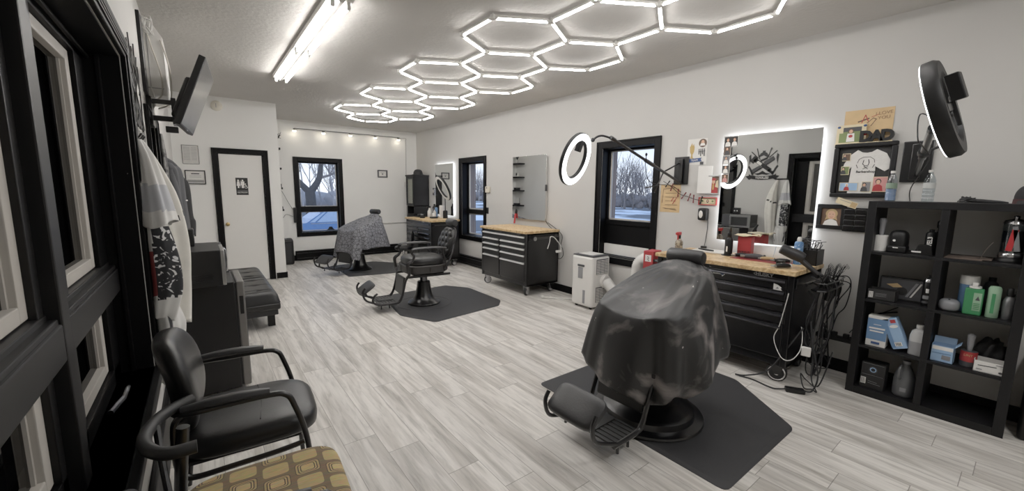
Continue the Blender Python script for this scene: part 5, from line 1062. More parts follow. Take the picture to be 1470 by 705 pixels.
for a in ((-.09,.09,-.07,-.066), (-.09,.09,.066,.07), (-.09,-.086,-.07,.07), (.086,.09,-.07,.07)): m.box(*a, 0, .13)
m.box(-.09, .09, -.07, .07, 0, .005); m.build('box', BLKPLAS, t); rg = random.Random(6)
for i in range(12):
    a = rg.uniform(0, 6.28); m = MB(); p = V((rg.uniform(-.07,.07), rg.uniform(-.05,.05), .02)); q = p+V((math.cos(a)*.07, math.sin(a)*.06, rg.uniform(.13,.19))); m.tube([p, q], .0035, 5, 1); d = (V((math.sin(a), -math.cos(a), .2)))*.035; m.tube([q-d, q+d], .003, 5, 1); m.build('comb', BLKMET, t)
# hair dryer hanging head-up off the end
t = thing('hair_dryer', 'matt black hair dryer leaning at the right end of the worktop', 'hair dryer', M=frame((3.80, 1.175, ZT+.115), (-.35,.85,.40), (.55,.0,.6)))
m = MB(); m.lathe([(.02,-.075),(.036,-.07),(.044,-.05),(.046,.0),(.043,.05),(.04,.10),(.034,.103),(.034,.09)], (0,0,0), 28, (0,1,0), (0,0,1)); m.build('barrel', mat('matt_black_shell', '#1b1b1d', .5), t)
m = MB(); m.lathe([(.030,.104),(.033,.085)], (0,0,0), 24, (0,1,0), (0,0,1)); m.build('grille', DGRY, t)
t['label'] = 'matt black hair dryer leaning at the right end of the worktop'
m = MB(); Wd = t.matrix_basis.inverted(); A_ = Wd @ V((3.81, 1.15, ZT+.09)); B_ = Wd @ V((3.86, 1.02, ZT-.03)); m.tube([A_, (A_+B_)/2, B_], [.022, .02, .016], 12, 3); m.build('grip', mat('matt_black_grip', '#202022', .5), t)
m = MB(); m.tube([B_, Wd @ V((3.9, .985, ZT-.12)), Wd @ V((3.95, .98, ZT-.4)), Wd @ V((4.1, .99, .45)), Wd @ V((4.2, 1.0, .32))], .006, 6); m.build('cord', BLKRUB, t)
# caddy rail with tools at the chest end, cables, power strip
t = thing('tool_caddy', 'black wire tool caddy hooked on the right end of the front tool chest', 'caddy', (4.0, 1.045, .80))
m = MB(); m.box(-.22, .22, -.10, -.02, 0, .006); m.tube([(-.23,-.02,.0),(-.23,-.11,.0),(.23,-.11,.0),(.23,-.02,.0)], .007, 6, 2); m.tube([(-.23,-.02,.06),(-.23,-.115,.06),(.23,-.115,.06),(.23,-.02,.06)], .005, 6, 2)
for i in range(9): m.tube([(-.2+.05*i, -.11, 0), (-.2+.05*i, -.114, .06)], .003, 5, 1)
m.build('basket', BLKMET, t)
rg = random.Random(12)
for i in range(14):
    x = rg.uniform(-.2, .22); m = MB(); q = V((x+rg.uniform(-.04,.04), -.06+rg.uniform(-.05,.0), .12+rg.uniform(0,.07))); m.tube([(x, -.06, .01), q], .004, 5, 1)
    for k in range(4): m.tube([q+V((0,-.006*k,-.008*k)), q+V((.012,-.006*k-.01,-.008*k+.018))], .002, 4, 1)
    m.build('comb_tool', BLKPLAS, t)
for i in range(3): m = MB(); m.tube([(-.1+.12*i, -.08, .03), (-.1+.12*i, -.10, -.03), (-.08+.12*i, -.085, -.09)], .018, 8, 3); m.build('trimmer', BLKPLAS, t)
def cable(label, pts, r=.005, col=None, nm='power_cable', group='tangled black cables at the right end of the front tool chest'):
    m = MB(); m.tube(pts, r, 6, 7); o = m.build(nm, col or BLKRUB); return tag(o, label, 'cable', group)
CB = 'tangle of black cable hanging off the right end of the front tool chest'
rg = random.Random(21)
for i in range(12):
    x = 3.80+.045*i; z0_ = rg.uniform(.76, .9); yb_ = rg.uniform(.92, 1.05); zl = rg.uniform(.10, .5)
    pts = [(x, 1.055, z0_), (x+rg.uniform(-.03,.03), yb_, z0_-.06), (x+rg.uniform(-.08,.08), yb_+rg.uniform(-.04,.04), z0_-.25), (x+rg.uniform(-.1,.1), yb_+rg.uniform(-.05,.05), zl), (min(4.3, x+rg.uniform(-.05,.12)), 1.0+rg.uniform(-.06,.05), zl-.08), (4.2, 1.02+rg.uniform(-.05,.05), zl+.1 if zl < .3 else .35)]
    cable(CB, pts, rg.choice((.004, .005, .006)))
cable(CB, [(4.27, 1.02, .84), (4.30, .93, .86), (4.31, .90, .78), (4.31, .92, .6), (4.31, .97, .5), (4.30, 1.0, .3), (4.28, 1.03, .12)], .0045)
cable(CB, [(4.22, 1.0, .83), (4.28, .90, .80), (4.30, .96, .66), (4.31, .99, .58), (4.30, 1.0, .42)], .0045)
t = thing('power_strip', 'black power strip hanging on cables beside the front tool chest', 'power strip', (4.27, .99, .32), .0); m = MB(); m.box(-.03, .03, -.16, .10, -.02, .02, .008); m.build('body', BLKPLAS, t)
for i in range(3): m = MB(); m.box(-.03, .01, -.13+.08*i, -.09+.08*i, .02, .055, .006); m.build('plug', BLKPLAS, t)
o = cable('thick black cable looping from the power strip to the shelf unit', [(4.27, .84, .31), (4.3, .87, .33), (4.32, .83, .36), (4.34, .80, .42), (4.345, .74, .56), (4.35, .6, .62)], .006, group='looping cables beside the shelf')
o = cable('thin black cable looping from the power strip to the shelf unit', [(4.30, .87, .38), (4.33, .85, .42), (4.34, .80, .5), (4.35, .6, .66)], .0035, group=None)
o = cable('white charging cable looping down the front of the tool chest', [(3.655, 1.135, .80), (3.625, 1.14, .7), (3.62, 1.17, .5), (3.62, 1.20, .38), (3.60, 1.13, .25), (3.60, 1.06, .25), (3.64, 1.02, .33), (3.70, 1.03, .42), (3.72, 1.05, .50)], .0026, WHITEP, 'charging_cable', None)
t = thing('white_adapter', 'small white square power adapter hanging by the front tool chest caster', 'adapter', (3.66, .985, .33), .2); m = MB(); m.box(-.015, .015, -.03, .03, -.035, .035, .005); m.build('body', WHITEP, t)
o = cable('black cable running across the floor in front of the tool chest', [(3.70, 1.03, .5), (3.66, 1.10, .34), (3.62, 1.22, .10), (3.56, 1.36, .02), (3.53, 1.43, .012), (3.55, 1.30, .009), (3.52, 1.14, .009), (3.57, 1.06, .02)], .006, group=None)
o = cable('black cable coiled on the floor beside the large spoked caster', [(3.72, .97, .5), (3.70, .95, .3), (3.66, .93, .12), (3.70, .90, .02), (3.74, .94, .012), (3.68, .98, .03), (3.72, 1.02, .12), (3.80, 1.0, .05), (3.86, .93, .012), (3.92, .88, .3)], .005, group=None)
o = cable('black cable dropping to the laptop style adapter on the floor', [(3.75, 1.0, .55), (3.70, .95, .35), (3.69, .90, .15), (3.66, .92, .03), (3.64, .97, .02)], .006, group=None)
t = thing('power_brick', 'black power brick lying on the floor near the large caster', 'adapter', (3.605, 1.015, 0), .55); m = MB(); m.box(-.032, .032, -.065, .065, .0, .032, .008); m.build('body', BLKPLAS, t)
t = thing('side_cabinet', 'dark grey panel behind the hanging cables at the chest end', 'panel', (4.22, 1.07, 0)); m = MB(); m.box(-.10, .10, -.012, .012, .14, .78, .004); m.build('panel', DGRY, t)
bpy.data.objects.remove(t.children[0] if t.children else KIDS(t)[0]); bpy.data.objects.remove(t)

# things by and on the silver-handled chest
t = thing('long_lighter', 'red and black handled tool leaning on the wall behind the silver-handled chest', 'tool', M=frame((4.28, 5.50, .985), (0,-1,0), (.16,-.12,1))); m = MB(); m.tube([(0,0,0),(0,.17,0)], .016, 10, 1); m.build('red_shaft', RED2, t); m = MB(); m.tube([(0,.17,0),(0,.21,0),(.0,.25,0)], [.012,.02,.012], 10, 2); m.build('grip', BLKPLAS, t)
t['label'] = 'slim red tool with black grip leaning on the wall above the silver-handled chest'
o = cable('black power cord looped over the side handle of the silver-handled chest', [(4.24, 4.35, .86), (4.2, 4.345, .70), (4.18, 4.345, .60), (4.25, 4.34, .53), (4.32, 4.335, .58), (4.31, 4.34, .68), (4.28, 4.35, .74), (4.30, 4.36, .9), (4.345, 4.72, 1.05)], .005, group=None)
o = cable('white cable hanging over the side handle of the silver-handled chest', [(4.02, 4.36, .70), (4.05, 4.35, .80), (4.06, 4.345, .875), (4.12, 4.34, .87), (4.2, 4.335, .80), (4.27, 4.335, .72), (4.25, 4.33, .66)], .006, WHITEP, 'charging_cable', None)
t = thing('white_power_bar', 'short white power bar hanging on the side of the silver-handled chest', 'power strip', (4.22, 4.335, .65)); m = MB(); m.box(-.05, .05, -.014, .014, -.018, .018, .008); m.build('body', WHITEP, t)
o = cable('white cord with plug lying on the floor beside the portable air conditioner', [(4.02, 4.30, .01), (3.98, 4.20, .008), (3.98, 4.08, .008), (4.02, 3.95, .008)], .006, WHITEP, 'extension_cord', None)

# ================================================================== FAR CORNER CHEST AND CABINET
ZF = .955
t = thing('corner_cabinet', 'tall narrow black cabinet with glass door in the far corner', 'cabinet', (4.165, 9.12, 0))
m = MB(); w_ = .19; m.box(-w_, .19, -.2, -.185, 0, 1.85); m.box(-w_, .19, .185, .2, 0, 1.85); m.box(.175, .19, -.2, .2, 0, 1.85); m.box(-w_, .19, -.2, .2, 0, .1); m.box(-w_, .19, -.2, .2, .95, .97); m.box(-w_, .19, -.2, .2, 1.15, 1.17); m.box(-.22, .19, -.225, .225, 1.85, 1.885, .006); m.build('carcass', BLKWOOD, t)
m = MB(); m.box(-.21, -.19, -.2, -.15, 1.17, 1.85, .003); m.box(-.21, -.19, .15, .2, 1.17, 1.85, .003); m.box(-.21, -.19, -.15, .15, 1.8, 1.85, .003); m.box(-.21, -.19, -.15, .15, 1.17, 1.22, .003); d_ = m.build('door', BLKWOOD, t)
m = MB(); m.box(-.203, -.198, -.15, .15, 1.22, 1.8); m.build('pane', CLEAR, d_); m = MB(); m.box(-.17, .16, -.18, .18, 1.175, 1.78); m.build('tan_lining', C('warm_lining', '#c9b795'), t)
m = MB(); m.box(-.205, -.19, -.19, .19, .12, .94, .004); m.build('lower_door', BLKWOOD, t)
t = thing('bowler_hat', 'round black hat resting on the corner cabinet', 'hat', (4.16, 9.08, 1.885)); m = MB(); m.grid(lambda u, w_: (.11*math.cos(2*PI*u)*math.cos(w_*1.55)**.6, .12*math.sin(2*PI*u)*math.cos(w_*1.55)**.6, .012+.12*math.sin(w_*1.55)), 32, 10, cu=True); m.build('crown', BLKRUB, t); m = MB(); m.lathe([(.10,.0),(.14,.002),(.142,.012),(.10,.016)], (0,0,0), 32); m.build('brim', BLKRUB, t)
def ftop(name, label, cat_, x, y, rz=0): return thing(name, label, cat_, (x, y, ZF), rz)
t = ftop('ring_lamp', 'slim black ring lamp leaning back on a rod above the far corner chest', 'lamp', 4.05, 7.55); m = MB(); m.lathe([(.05,0),(.05,.15),(.04,.16),(.012,.17)], (0,0,0), 20); m.build('base', BLKPLAS, t); m = MB(); m.tube([(0,0,.16),(0,0,.40),(-.01,.02,.46),(-.03,.06,.50)], .011, 8, 4); m.build('rod', BLKMET, t)
rc_ = at_depth(636.5, 270, 7.75); ru_ = img_dir(636.5, 270, -.47, -.88, 0); rn_ = img_dir(636.5, 270, -.88, .47, .30); RT = t.matrix_basis.inverted() @ Tr(*t.location).inverted() @ frame(rc_, ru_.cross(rn_), ru_) if False else Tr(-4.05, -7.55, -ZF) @ frame(rc_, ru_.cross(rn_), ru_); m = MB(RT); m.lathe([(.205,-.02),(.25,-.02),(.26,0),(.25,.02),(.205,.02),(.205,-.02)], (0,0,0), 48, cap=False); m.build('ring', BLKPLAS, t); m = MB(RT); m.lathe([(.195,.021),(.245,.021),(.245,.024),(.195,.024),(.195,.021)], (0,0,0), 48, cap=False); m.build('diffuser', WHITEP, t)
t = ftop('spray_bottle', 'white trigger spray bottle with black head on the far corner chest', 'spray bottle', 3.92, 8.02); m = MB(); m.lathe([(.04,0),(.042,.005),(.042,.13),(.016,.18),(.016,.2)], (0,0,0), 20); m.build('bottle', WHITEP, t); m = MB(); m.box(-.06, .03, -.014, .014, .2, .24, .008); m.box(-.045, -.03, -.006, .006, .15, .2, .004); m.build('trigger', BLKPLAS, t)
t = ftop('blue_spray_can', 'light blue can behind the white spray bottle on the far corner chest', 'spray can', 4.06, 7.98); m = MB(); m.lathe([(.033,0),(.034,.004),(.034,.19),(.02,.21),(.004,.212)], (0,0,0), 20); m.build('can', BLUE, t)
t = ftop('dark_bottle', 'dark bottle with grey label left of the blue can on the far corner chest', 'bottle', 4.10, 8.14); m = MB(); m.lathe([(.045,0),(.046,.004),(.046,.2),(.02,.25),(.02,.28),(.004,.281)], (0,0,0), 20); m.build('bottle', BLKPLAS, t); wrap(t, .046, .1, .18, -.8, .8, GREYP)
t = ftop('paper_towel_roll', 'upright white paper towel roll on the far corner chest', 'paper roll', 4.08, 7.74); m = MB(); m.lathe([(.02,0),(.06,.002),(.06,.26),(.02,.262)], (0,0,0), 24); m.build('roll', PAPER, t)
t = ftop('small_jar', 'short white jar beside the paper roll on the far corner chest', 'jar', 3.92, 7.82); m = MB(); m.lathe([(.036,0),(.038,.004),(.038,.09),(.03,.1),(.004,.101)], (0,0,0), 20); m.build('jar', WHITEP, t)
t = ftop('pump_bottle', 'white pump bottle near the small jar on the far corner chest', 'bottle', 3.98, 7.90); m = MB(); m.lathe([(.03,0),(.031,.003),(.031,.12),(.01,.14),(.01,.17)], (0,0,0), 18); m.build('bottle', WHITEP, t); m = MB(); m.box(-.04, .012, -.01, .01, .17, .185, .004); m.build('pump', BLKPLAS, t)
t = ftop('charging_tray', 'low black tray of clippers on the far corner chest', 'tray', 3.82, 8.2); m = MB(); m.box(-.12, .12, -.1, .1, 0, .02, .006); m.build('tray', BLKPLAS, t)
for i in range(3): m = MB(); m.ell((-.06+.06*i, 0, .045), .02, .07, .022, 14, 8, .9, .9); m.build('clipper', BLKPLAS if i != 1 else GREYP, t)
t = ftop('black_puck', 'small flat black tin at the front edge of the far corner chest', 'tin', 3.68, 7.86); m = MB(); m.lathe([(.05,0),(.055,.004),(.055,.03),(.05,.034)], (0,0,0), 20); m.build('tin', BLKPLAS, t)
t = ftop('black_box', 'square black dish in front of the paper roll on the far corner chest', 'dish', 3.84, 7.66); m = MB(); m.box(-.07, .07, -.06, .06, 0, .035, .01); m.build('dish', BLKPLAS, t)
t = thing('wall_charger', 'small dark grey device on the wall left of the far glowing mirror', 'charger', M=FR(8.62, 1.50)); m = MB(); rbox(m, .09, .17, 0, .05, .008); m.build('body', DGRY, t); m = MB(); m.ell((0,.01,.05), .02, .045, .006, 16, 8); m.build('window', WHITEP, t)
t = thing('round_stool', 'black round-backed stool standing beside the far corner chest', 'stool', (3.25, 7.86, 0), 2.6)
m = MB(); m.cyl((0,0,0), (0,0,.02), .2, .19, 24); m.build('base', BLKMET, t); m = MB(); m.cyl((0,0,.02), (0,0,.33), .025, .025, 12); m.build('post', CHROME, t); m = MB(); m.ell((0,0,.36), .18, .18, .05, 24, 10, .7, 1); m.build('seat', VINYL, t); m = MB(); m.tube([(-.16,0,.34),(-.2,0,.44),(-.2,0,.5)], .012, 8, 4); m.build('back_post', BLKMET, t); m = MB(Tr(-.18,0,.55)); m.ell((0,0,0), .035, .16, .16, 24, 12, .9, .9); m.build('backrest', VINYL, t)
# back wall certificate, left shelves, speaker
t = framed('small framed certificate on the back wall right of the window', 'certificate', FB(3.495, 1.905), .235, .175, .014, BLKPLAS, [(GREYP, 'r', -.105, .105, -.075, .075), (PAPER, 'r', -.08, .08, -.055, .055), (GRY, 'r', -.05, .05, .02, .03), (GRY, 'e', 0, -.008, .02, .018)])
for i, (z_, nm, lb) in enumerate(((2.33, 'topmost', 'topmost black floating shelf with a small plant, by the back window'), (1.945, 'second', 'second black floating shelf down, holding a small white gadget'), (1.56, 'third', 'third black floating shelf down, holding a black box'), (1.13, 'lowest', 'lowest black floating shelf by the back window'))):
    t = thing('floating_shelf', lb, 'shelf', (XB, 9.50, z_), 0, 'floating shelves on the restroom side wall'); m = MB(); m.box(.0005, .22, -.30, .10, -.04, 0, .004); m.build('board', BLKWOOD, t)
t = thing('wall_plant', 'spiky dark plant on the topmost floating shelf', 'plant', (XB+.16, 9.36, 2.33)); m = MB(); m.lathe([(.03,0),(.045,.09),(.04,.09)], (0,0,0), 16); m.build('pot', WHITEP, t); m = MB(); rg = random.Random(2)
for i in range(12): a = rg.uniform(0, 6.28); m.tube([(0,0,.08),(.05*math.cos(a),.05*math.sin(a),.2),(.11*math.cos(a),.11*math.sin(a),.24+rg.uniform(-.05,.08))], [.008,.012,.002], 5, 4)
m.build('leaves', C('dark_leaf', '#1b1f1b'), t)
t = thing('small_camera', 'little white and black gadget on the second floating shelf', 'camera', (XB+.165, 9.34, 1.945)); m = MB(); m.box(-.03, .03, -.04, .04, 0, .11, .01); m.build('body', WHITEP, t); m = MB(); m.box(.03, .035, -.03, .03, .03, .1, .003); m.build('lens_panel', BLKPLAS, t)
t['label'] = 'little white gadget with black face on the second floating shelf'; 
t = thing('black_box', 'black box on the third floating shelf', 'box', (XB+.155, 9.36, 1.56)); m = MB(); m.box(-.06, .06, -.08, .08, 0, .07, .006); m.build('box', BLKPLAS, t)
t = thing('router', 'black router with aerial on the lowest floating shelf', 'router', (XB+.155, 9.36, 1.13)); m = MB(); m.box(-.06, .06, -.085, .085, 0, .05, .006); m.build('case', BLKPLAS, t); m = MB(); m.cyl((-.04, -.07, .05), (-.04, -.07, .2), .006, .005, 8); m.build('aerial', BLKPLAS, t)
for lb, pts in (('thin cable hanging from the third floating shelf to the window corner', [(1.27, 9.5, 1.55), (1.36, 9.55, 1.48), (1.47, 9.58, 1.25), (1.55, 9.59, 1.1)]), ('thin cable drooping from the lowest floating shelf to the floor', [(1.29, 9.5, 1.1), (1.33, 9.53, .95), (1.32, 9.54, .7), (1.28, 9.53, .56), (1.27, 9.45, .53)]), ('thin cable strung between the lowest shelf and the window frame', [(1.26, 9.52, 1.08), (1.34, 9.56, .93), (1.42, 9.58, 1.0), (1.55, 9.59, .95)])):
    o = cable(lb, pts, .004, group=None)
t = thing('window_sensor', 'black box fixed on the left edge of the back window frame', 'sensor', (1.585, YB-.02, 1.0)); m = MB(); m.box(-.03, .03, -.03, 0, -.18, .14, .005); m.build('box', BLKPLAS, t)
t = thing('tower_heater', 'black tower speaker on the floor by the restroom corner', 'speaker', (1.30, 9.32, 0), -.1); m = MB(); m.box(-.15, .17, -.17, .17, 0, .52, .04, 3); m.build('cabinet', BLKPLAS, t); m = MB(); m.box(-.10, .12, -.172, -.168, .06, .44, .002); m.build('grille', BLKRUB, t); m = MB(); m.box(-.06, .06, -.09, -.02, .52, .524); m.build('top_label', GREYP, t)
# restroom door wall
t = thing('restroom_sign', 'black restroom sign with white figures and wheelchair symbol on the door', 'sign', M=frame((.565, YD+.0118, 1.565), (1,0,0), (0,0,1))); m = MB(); rbox(m, .165, .275, 0, .003, .004); m.build('plate', BLK, t)
it = []
for x in (-.048, .01): it += [(WHT, 'e', x, .095, .012, .013), (WHT, 'p', [(x-.022,.08),(x+.022,.08),(x+.026,.02),(x+.017,.02),(x+.012,-.025),(x-.012,-.025),(x-.017,.02),(x-.026,.02)] if x > 0 else [(x-.014,.08),(x+.014,.08),(x+.024,.01),(x+.011,.01),(x+.009,-.025),(x-.009,-.025),(x-.011,.01),(x-.024,.01)])]
it += [(WHT, 'r', -.02, -.017, -.02, .1), (WHT, 'e', .048, .04, .007, .008), (WHT, 'l', [(.048,.03),(.05,.0),(.066,.0),(.074,-.02)], .006), (WHT, 'l', [(.05,.016),(.064,.014)], .005)] + [(WHT, 'l', [(.052+.02*math.cos(a), -.01+.018*math.sin(a)), (.052+.02*math.cos(a+.5), -.01+.018*math.sin(a+.5))], .004) for a in (2.2, 2.7, 3.2, 3.7, 4.2, 4.7, 5.2)]
it += [(GRY, 'r', -.065, .07, -.075, -.068)]; art('symbols', t, it, .003)
text('lettering', 'RESTROOM', .026, WHT, t, Tr(0, -.098, .0045), .0003)
framed('thin-framed notice, upper of two frames by the restroom door', 'notice', FD(-.055, 2.03), .20, .28, .006, BLKPLAS, [(PAPER, 'r', -.096, .096, -.134, .134), (C('pale_page', '#cfcdc8'), 'r', -.09, .09, -.128, .128)]+[(GRY, 'r', -.08+.09*(i % 2), -.005+.08*(i % 2), .10-.022*(i//2), .104-.022*(i//2)) for i in range(18)], .012)
framed('black-framed certificate, lower of two frames by the restroom door', 'certificate', FD(-.02, 1.695), .25, .21, .014, BLKPLAS, [(PAPER, 'r', -.113, .113, -.093, .093), (DGRY, 'r', -.05, .05, .045, .06), (GRY, 'r', -.07, .07, .02, .024), (GRY, 'r', -.07, .07, .0, .004), (C('soft_grey_image', '#8a8a88'), 'r', -.10, .10, -.08, -.04)])
t = thing('smoke_detector', 'round white smoke detector high on the restroom wall', 'smoke detector', M=FD(.315, 2.785)); m = MB(); m.lathe([(.075,0),(.075,.02),(.06,.035),(.03,.04),(.004,.04)], (0,0,0), 28); m.build('housing', C('aged_white_plastic', '#d6d0c0'), t); m = MB(); m.box(-.012, -.004, -.03, .03, .04, .043); m.build('vent', GREYP, t)
# ================================================================== LEFT SIDE
# black guest chair, facing the room
def arm_chair(label, loc, rz, seatm, pattern=False):
    t = thing('guest_chair', label, 'chair', loc, rz)
    return t
gc = thing('guest_chair', 'black vinyl guest chair with padded tube arms by the window sill', 'chair', (.10, 2.235, 0), math.radians(-4))
m = MB(); m.ell((.03, 0, .455), .275, .25, .065, 36, 14, .55, .5)
for v_ in m.bm.verts:
    if v_.co.x > .1: v_.co.z -= .25*(v_.co.x-.1)**2*(1 if v_.co.z < .455 else 1)
m.build('seat', VINYL, gc)
m = MB(); m.tube([(.06, -.19, .514), (.07, 0, .518), (.06, .19, .514)], .003, 6); m.build('seam', BLKRUB, gc)
BT = Tr(-.215, 0, .49) @ Ry(-.12) @ Mx.Diagonal((1,.95,.88,1))
m = MB(BT)
def bk(u, w_):
    a = 2*PI*u; b = -PI/2+PI*w_; y = .225*sgp(math.cos(b), .55)*sgp(math.cos(a), .6); x = .052*sgp(math.cos(b), .5)*sgp(math.sin(a), .8); z = .245+.245*sgp(math.sin(b), .6)
    return (x + .05*math.cos(z*7-1.6)*.5 - .03*(y/.225)**2*-1, y*(1-.10*((z-.25)/.25)**2), z)
m.grid(bk, 40, 28, cu=True); m.build('backrest', VINYL, gc)
m = MB(BT); m.tube([(.062, -.14, .36), (.068, 0, .33), (.062, .14, .36)], .003, 6); m.build('seam', BLKRUB, gc)
for s_ in (-1, 1):
    y = s_*.285
    m = MB(); m.tube([(-.24, s_*.2, .65), (-.2, y, .66), (-.05, y, .66), (.10, y, .66), (.16, y, .645), (.19, y, .59), (.235, y, .40), (.26, y, .015)], .0125, 10, 6); m.build('arm_frame', BLKMET, gc)
    m = MB(); m.tube([(-.20, y, .678), (-.1, y, .688), (.0, y, .688), (.10, y, .678)], [.018, .026, .027, .019], 10, 5)
    for v_ in m.bm.verts: v_.co.z = .682+(v_.co.z-.682)*.7
    m.build('arm_pad', VINYLR, gc)
    m = MB(); m.tube([(-.20, y*.98, .40), (-.235, y*.98, .28), (-.27, y*.98, .012)], .0125, 10, 6); m.build('leg', BLKMET, gc)
    m = MB(); m.tube([(-.20, y, .655), (-.225, y, .62), (-.23, y, .50), (-.22, y, .42), (-.18, y, .385), (-.05, y, .385), (.12, y, .39), (.222, y, .40)], .012, 8, 5); m.build('side_rail', BLKMET, gc)
m = MB(); m.box(-.22, .22, -.2, .2, .385, .402, .004); m.build('seat_pan', BLKPLAS, gc)
# the gold patterned chair in the corner of the view
def gold_mat():
    m, nt, p, L = base('gold_square_upholstery')
    def M(op, a, b=None):
        n = nd(nt, 'ShaderNodeMath', operation=op)
        for i, x in enumerate((a, b)):
            if x is None: continue
            if isinstance(x, (int, float)): n.inputs[i].default_value = x
            else: L(x, n.inputs[i])
        return n.outputs[0]
    tc = nd(nt, 'ShaderNodeTexCoord'); sp = nd(nt, 'ShaderNodeSeparateXYZ'); L(tc.outputs['Object'], sp.inputs[0])
    gx = M('DIVIDE', sp.outputs[0], .104); gy0 = M('DIVIDE', sp.outputs[1], .088); ix = M('FLOOR', gx)
    gy = M('ADD', gy0, M('MULTIPLY', M('MODULO', M('ABSOLUTE', ix), 2), .5)); iy = M('FLOOR', gy)
    fx = M('ABSOLUTE', M('SUBTRACT', M('FRACT', gx), .5)); fy = M('ABSOLUTE', M('SUBTRACT', M('FRACT', gy), .5))
    d = M('POWER', M('ADD', M('POWER', M('MULTIPLY', fx, 2.0), 6), M('POWER', M('MULTIPLY', fy, 2.0), 6)), .1667)
    par = M('MODULO', M('ABSOLUTE', M('ADD', ix, iy)), 2)
    r1 = nd(nt, 'ShaderNodeValToRGB'); r1.color_ramp.interpolation = 'CONSTANT'; L(d, r1.inputs[0]); e = r1.color_ramp.elements
    e[0].position = 0; e[0].color = hexc('#b59c69'); e[1].position = .84; e[1].color = hexc('#6d5b42')
    for ps, cl in ((.42, '#4c3f30'), (.5, '#b59c69'), (.58, '#4c3f30'), (.66, '#a48c5d'), (.78, '#4f4232')): x = e.new(ps); x.color = hexc(cl)
    r2 = nd(nt, 'ShaderNodeValToRGB'); r2.color_ramp.interpolation = 'CONSTANT'; L(d, r2.inputs[0]); e = r2.color_ramp.elements
    e[0].position = 0; e[0].color = hexc('#ad9663'); e[1].position = .82; e[1].color = hexc('#6d5b42')
    x = nd(nt, 'ShaderNodeMix', data_type='RGBA'); L(par, x.inputs[0]); L(r1.outputs[0], x.inputs[6]); L(r2.outputs[0], x.inputs[7])
    wv = nd(nt, 'ShaderNodeTexNoise'); wv.inputs['Scale'].default_value = 1; mp = nd(nt, 'ShaderNodeMapping'); mp.inputs['Scale'].default_value = (30, 260, 30); L(tc.outputs['Object'], mp.inputs[0]); L(mp.outputs[0], wv.inputs['Vector'])
    y = nd(nt, 'ShaderNodeMix', data_type='RGBA', blend_type='OVERLAY'); y.inputs[0].default_value = .55; L(x.outputs[2], y.inputs[6]); L(wv.outputs['Color'], y.inputs[7])
    L(y.outputs[2], p.inputs['Base Color']); p.inputs['Roughness'].default_value = .85; return m
gd = thing('guest_chair', 'guest chair with brown and gold square patterned seat, cut by the bottom edge', 'chair', (.095, 1.54, 0), math.radians(-4))
m = MB(); m.ell((.02, 0, .43), .26, .255, .05, 48, 14, .45, .38); m.build('seat', gold_mat(), gd)
for s_ in (-1, 1):
    y = s_*.29
    m = MB(); m.tube([(-.27, y*.97, .0), (-.255, y*.97, .35), (-.235, y*.97, .58), (-.225, y*.97, .672)], .021, 10, 5); m.build('back_leg', BLKMET, gd)
    m = MB(); m.tube([(.22, y, .0), (.205, y, .3), (.19, y, .42)], .014, 10, 4); m.build('front_leg', BLKMET, gd)
# curved tube wrapping behind the far side, ends on both uprights
m = MB(); m.tube([(-.165, .06, .70), (-.24, .06, .70), (-.295, .12, .70), (-.32, .22, .695), (-.305, .35, .69), (-.26, .43, .69), (-.21, .47, .69)], .021, 12, 6); m.build('arm_rail', mat('soft_black_rubber', '#141415', .55), gd)
for k in range(2): m = MB(); m.tube([(-.30, .3, .69-.03*k), (-.28, .22, .55), (-.24, .12-.03*k, .3), (-.22, .05, .12)], .011, 8, 4); m.build('back_spindle', BLKMET, gd)
m = MB(); m.box(-.24, .22, -.25, .25, .37, .39, .005); m.build('seat_pan', BLKPLAS, gd)
o = None
ng = thing('guest_chair', 'nearest guest chair, only its black back and arm tip at the bottom edge', 'chair', (.09, .95, 0), math.radians(0))
m = MB(); m.ell((.02, 0, .44), .25, .22, .05, 28, 12, .6, .5); m.build('seat', VINYL, ng)
m = MB(Tr(-.24, .10, .48) @ Ry(-.12)); m.ell((0, .0, .20), .04, .27, .19, 28, 14, .7, .7); m.build('backrest', VINYL, ng)
for s_ in (-1, 1):
    y = .02+s_*.2
    m = MB(); m.tube([(-.22, y, .66), (.0, y, .672), (.10, y, .672), (.16, y, .64), (.19, y, .4), (.2, y, .01)], .013, 8, 5); m.build('arm_frame', BLKMET, ng)
    m = MB(); m.tube([(-.15, y, .69), (.0, y, .695), (.10, y, .688)], [.02, .026, .02], 10, 5); m.build('arm_pad', VINYLR, ng); m = MB(); m.tube([(-.22, y, .66), (-.24, y, .3), (-.26, y, .01)], .013, 8, 4); m.build('leg', BLKMET, ng)

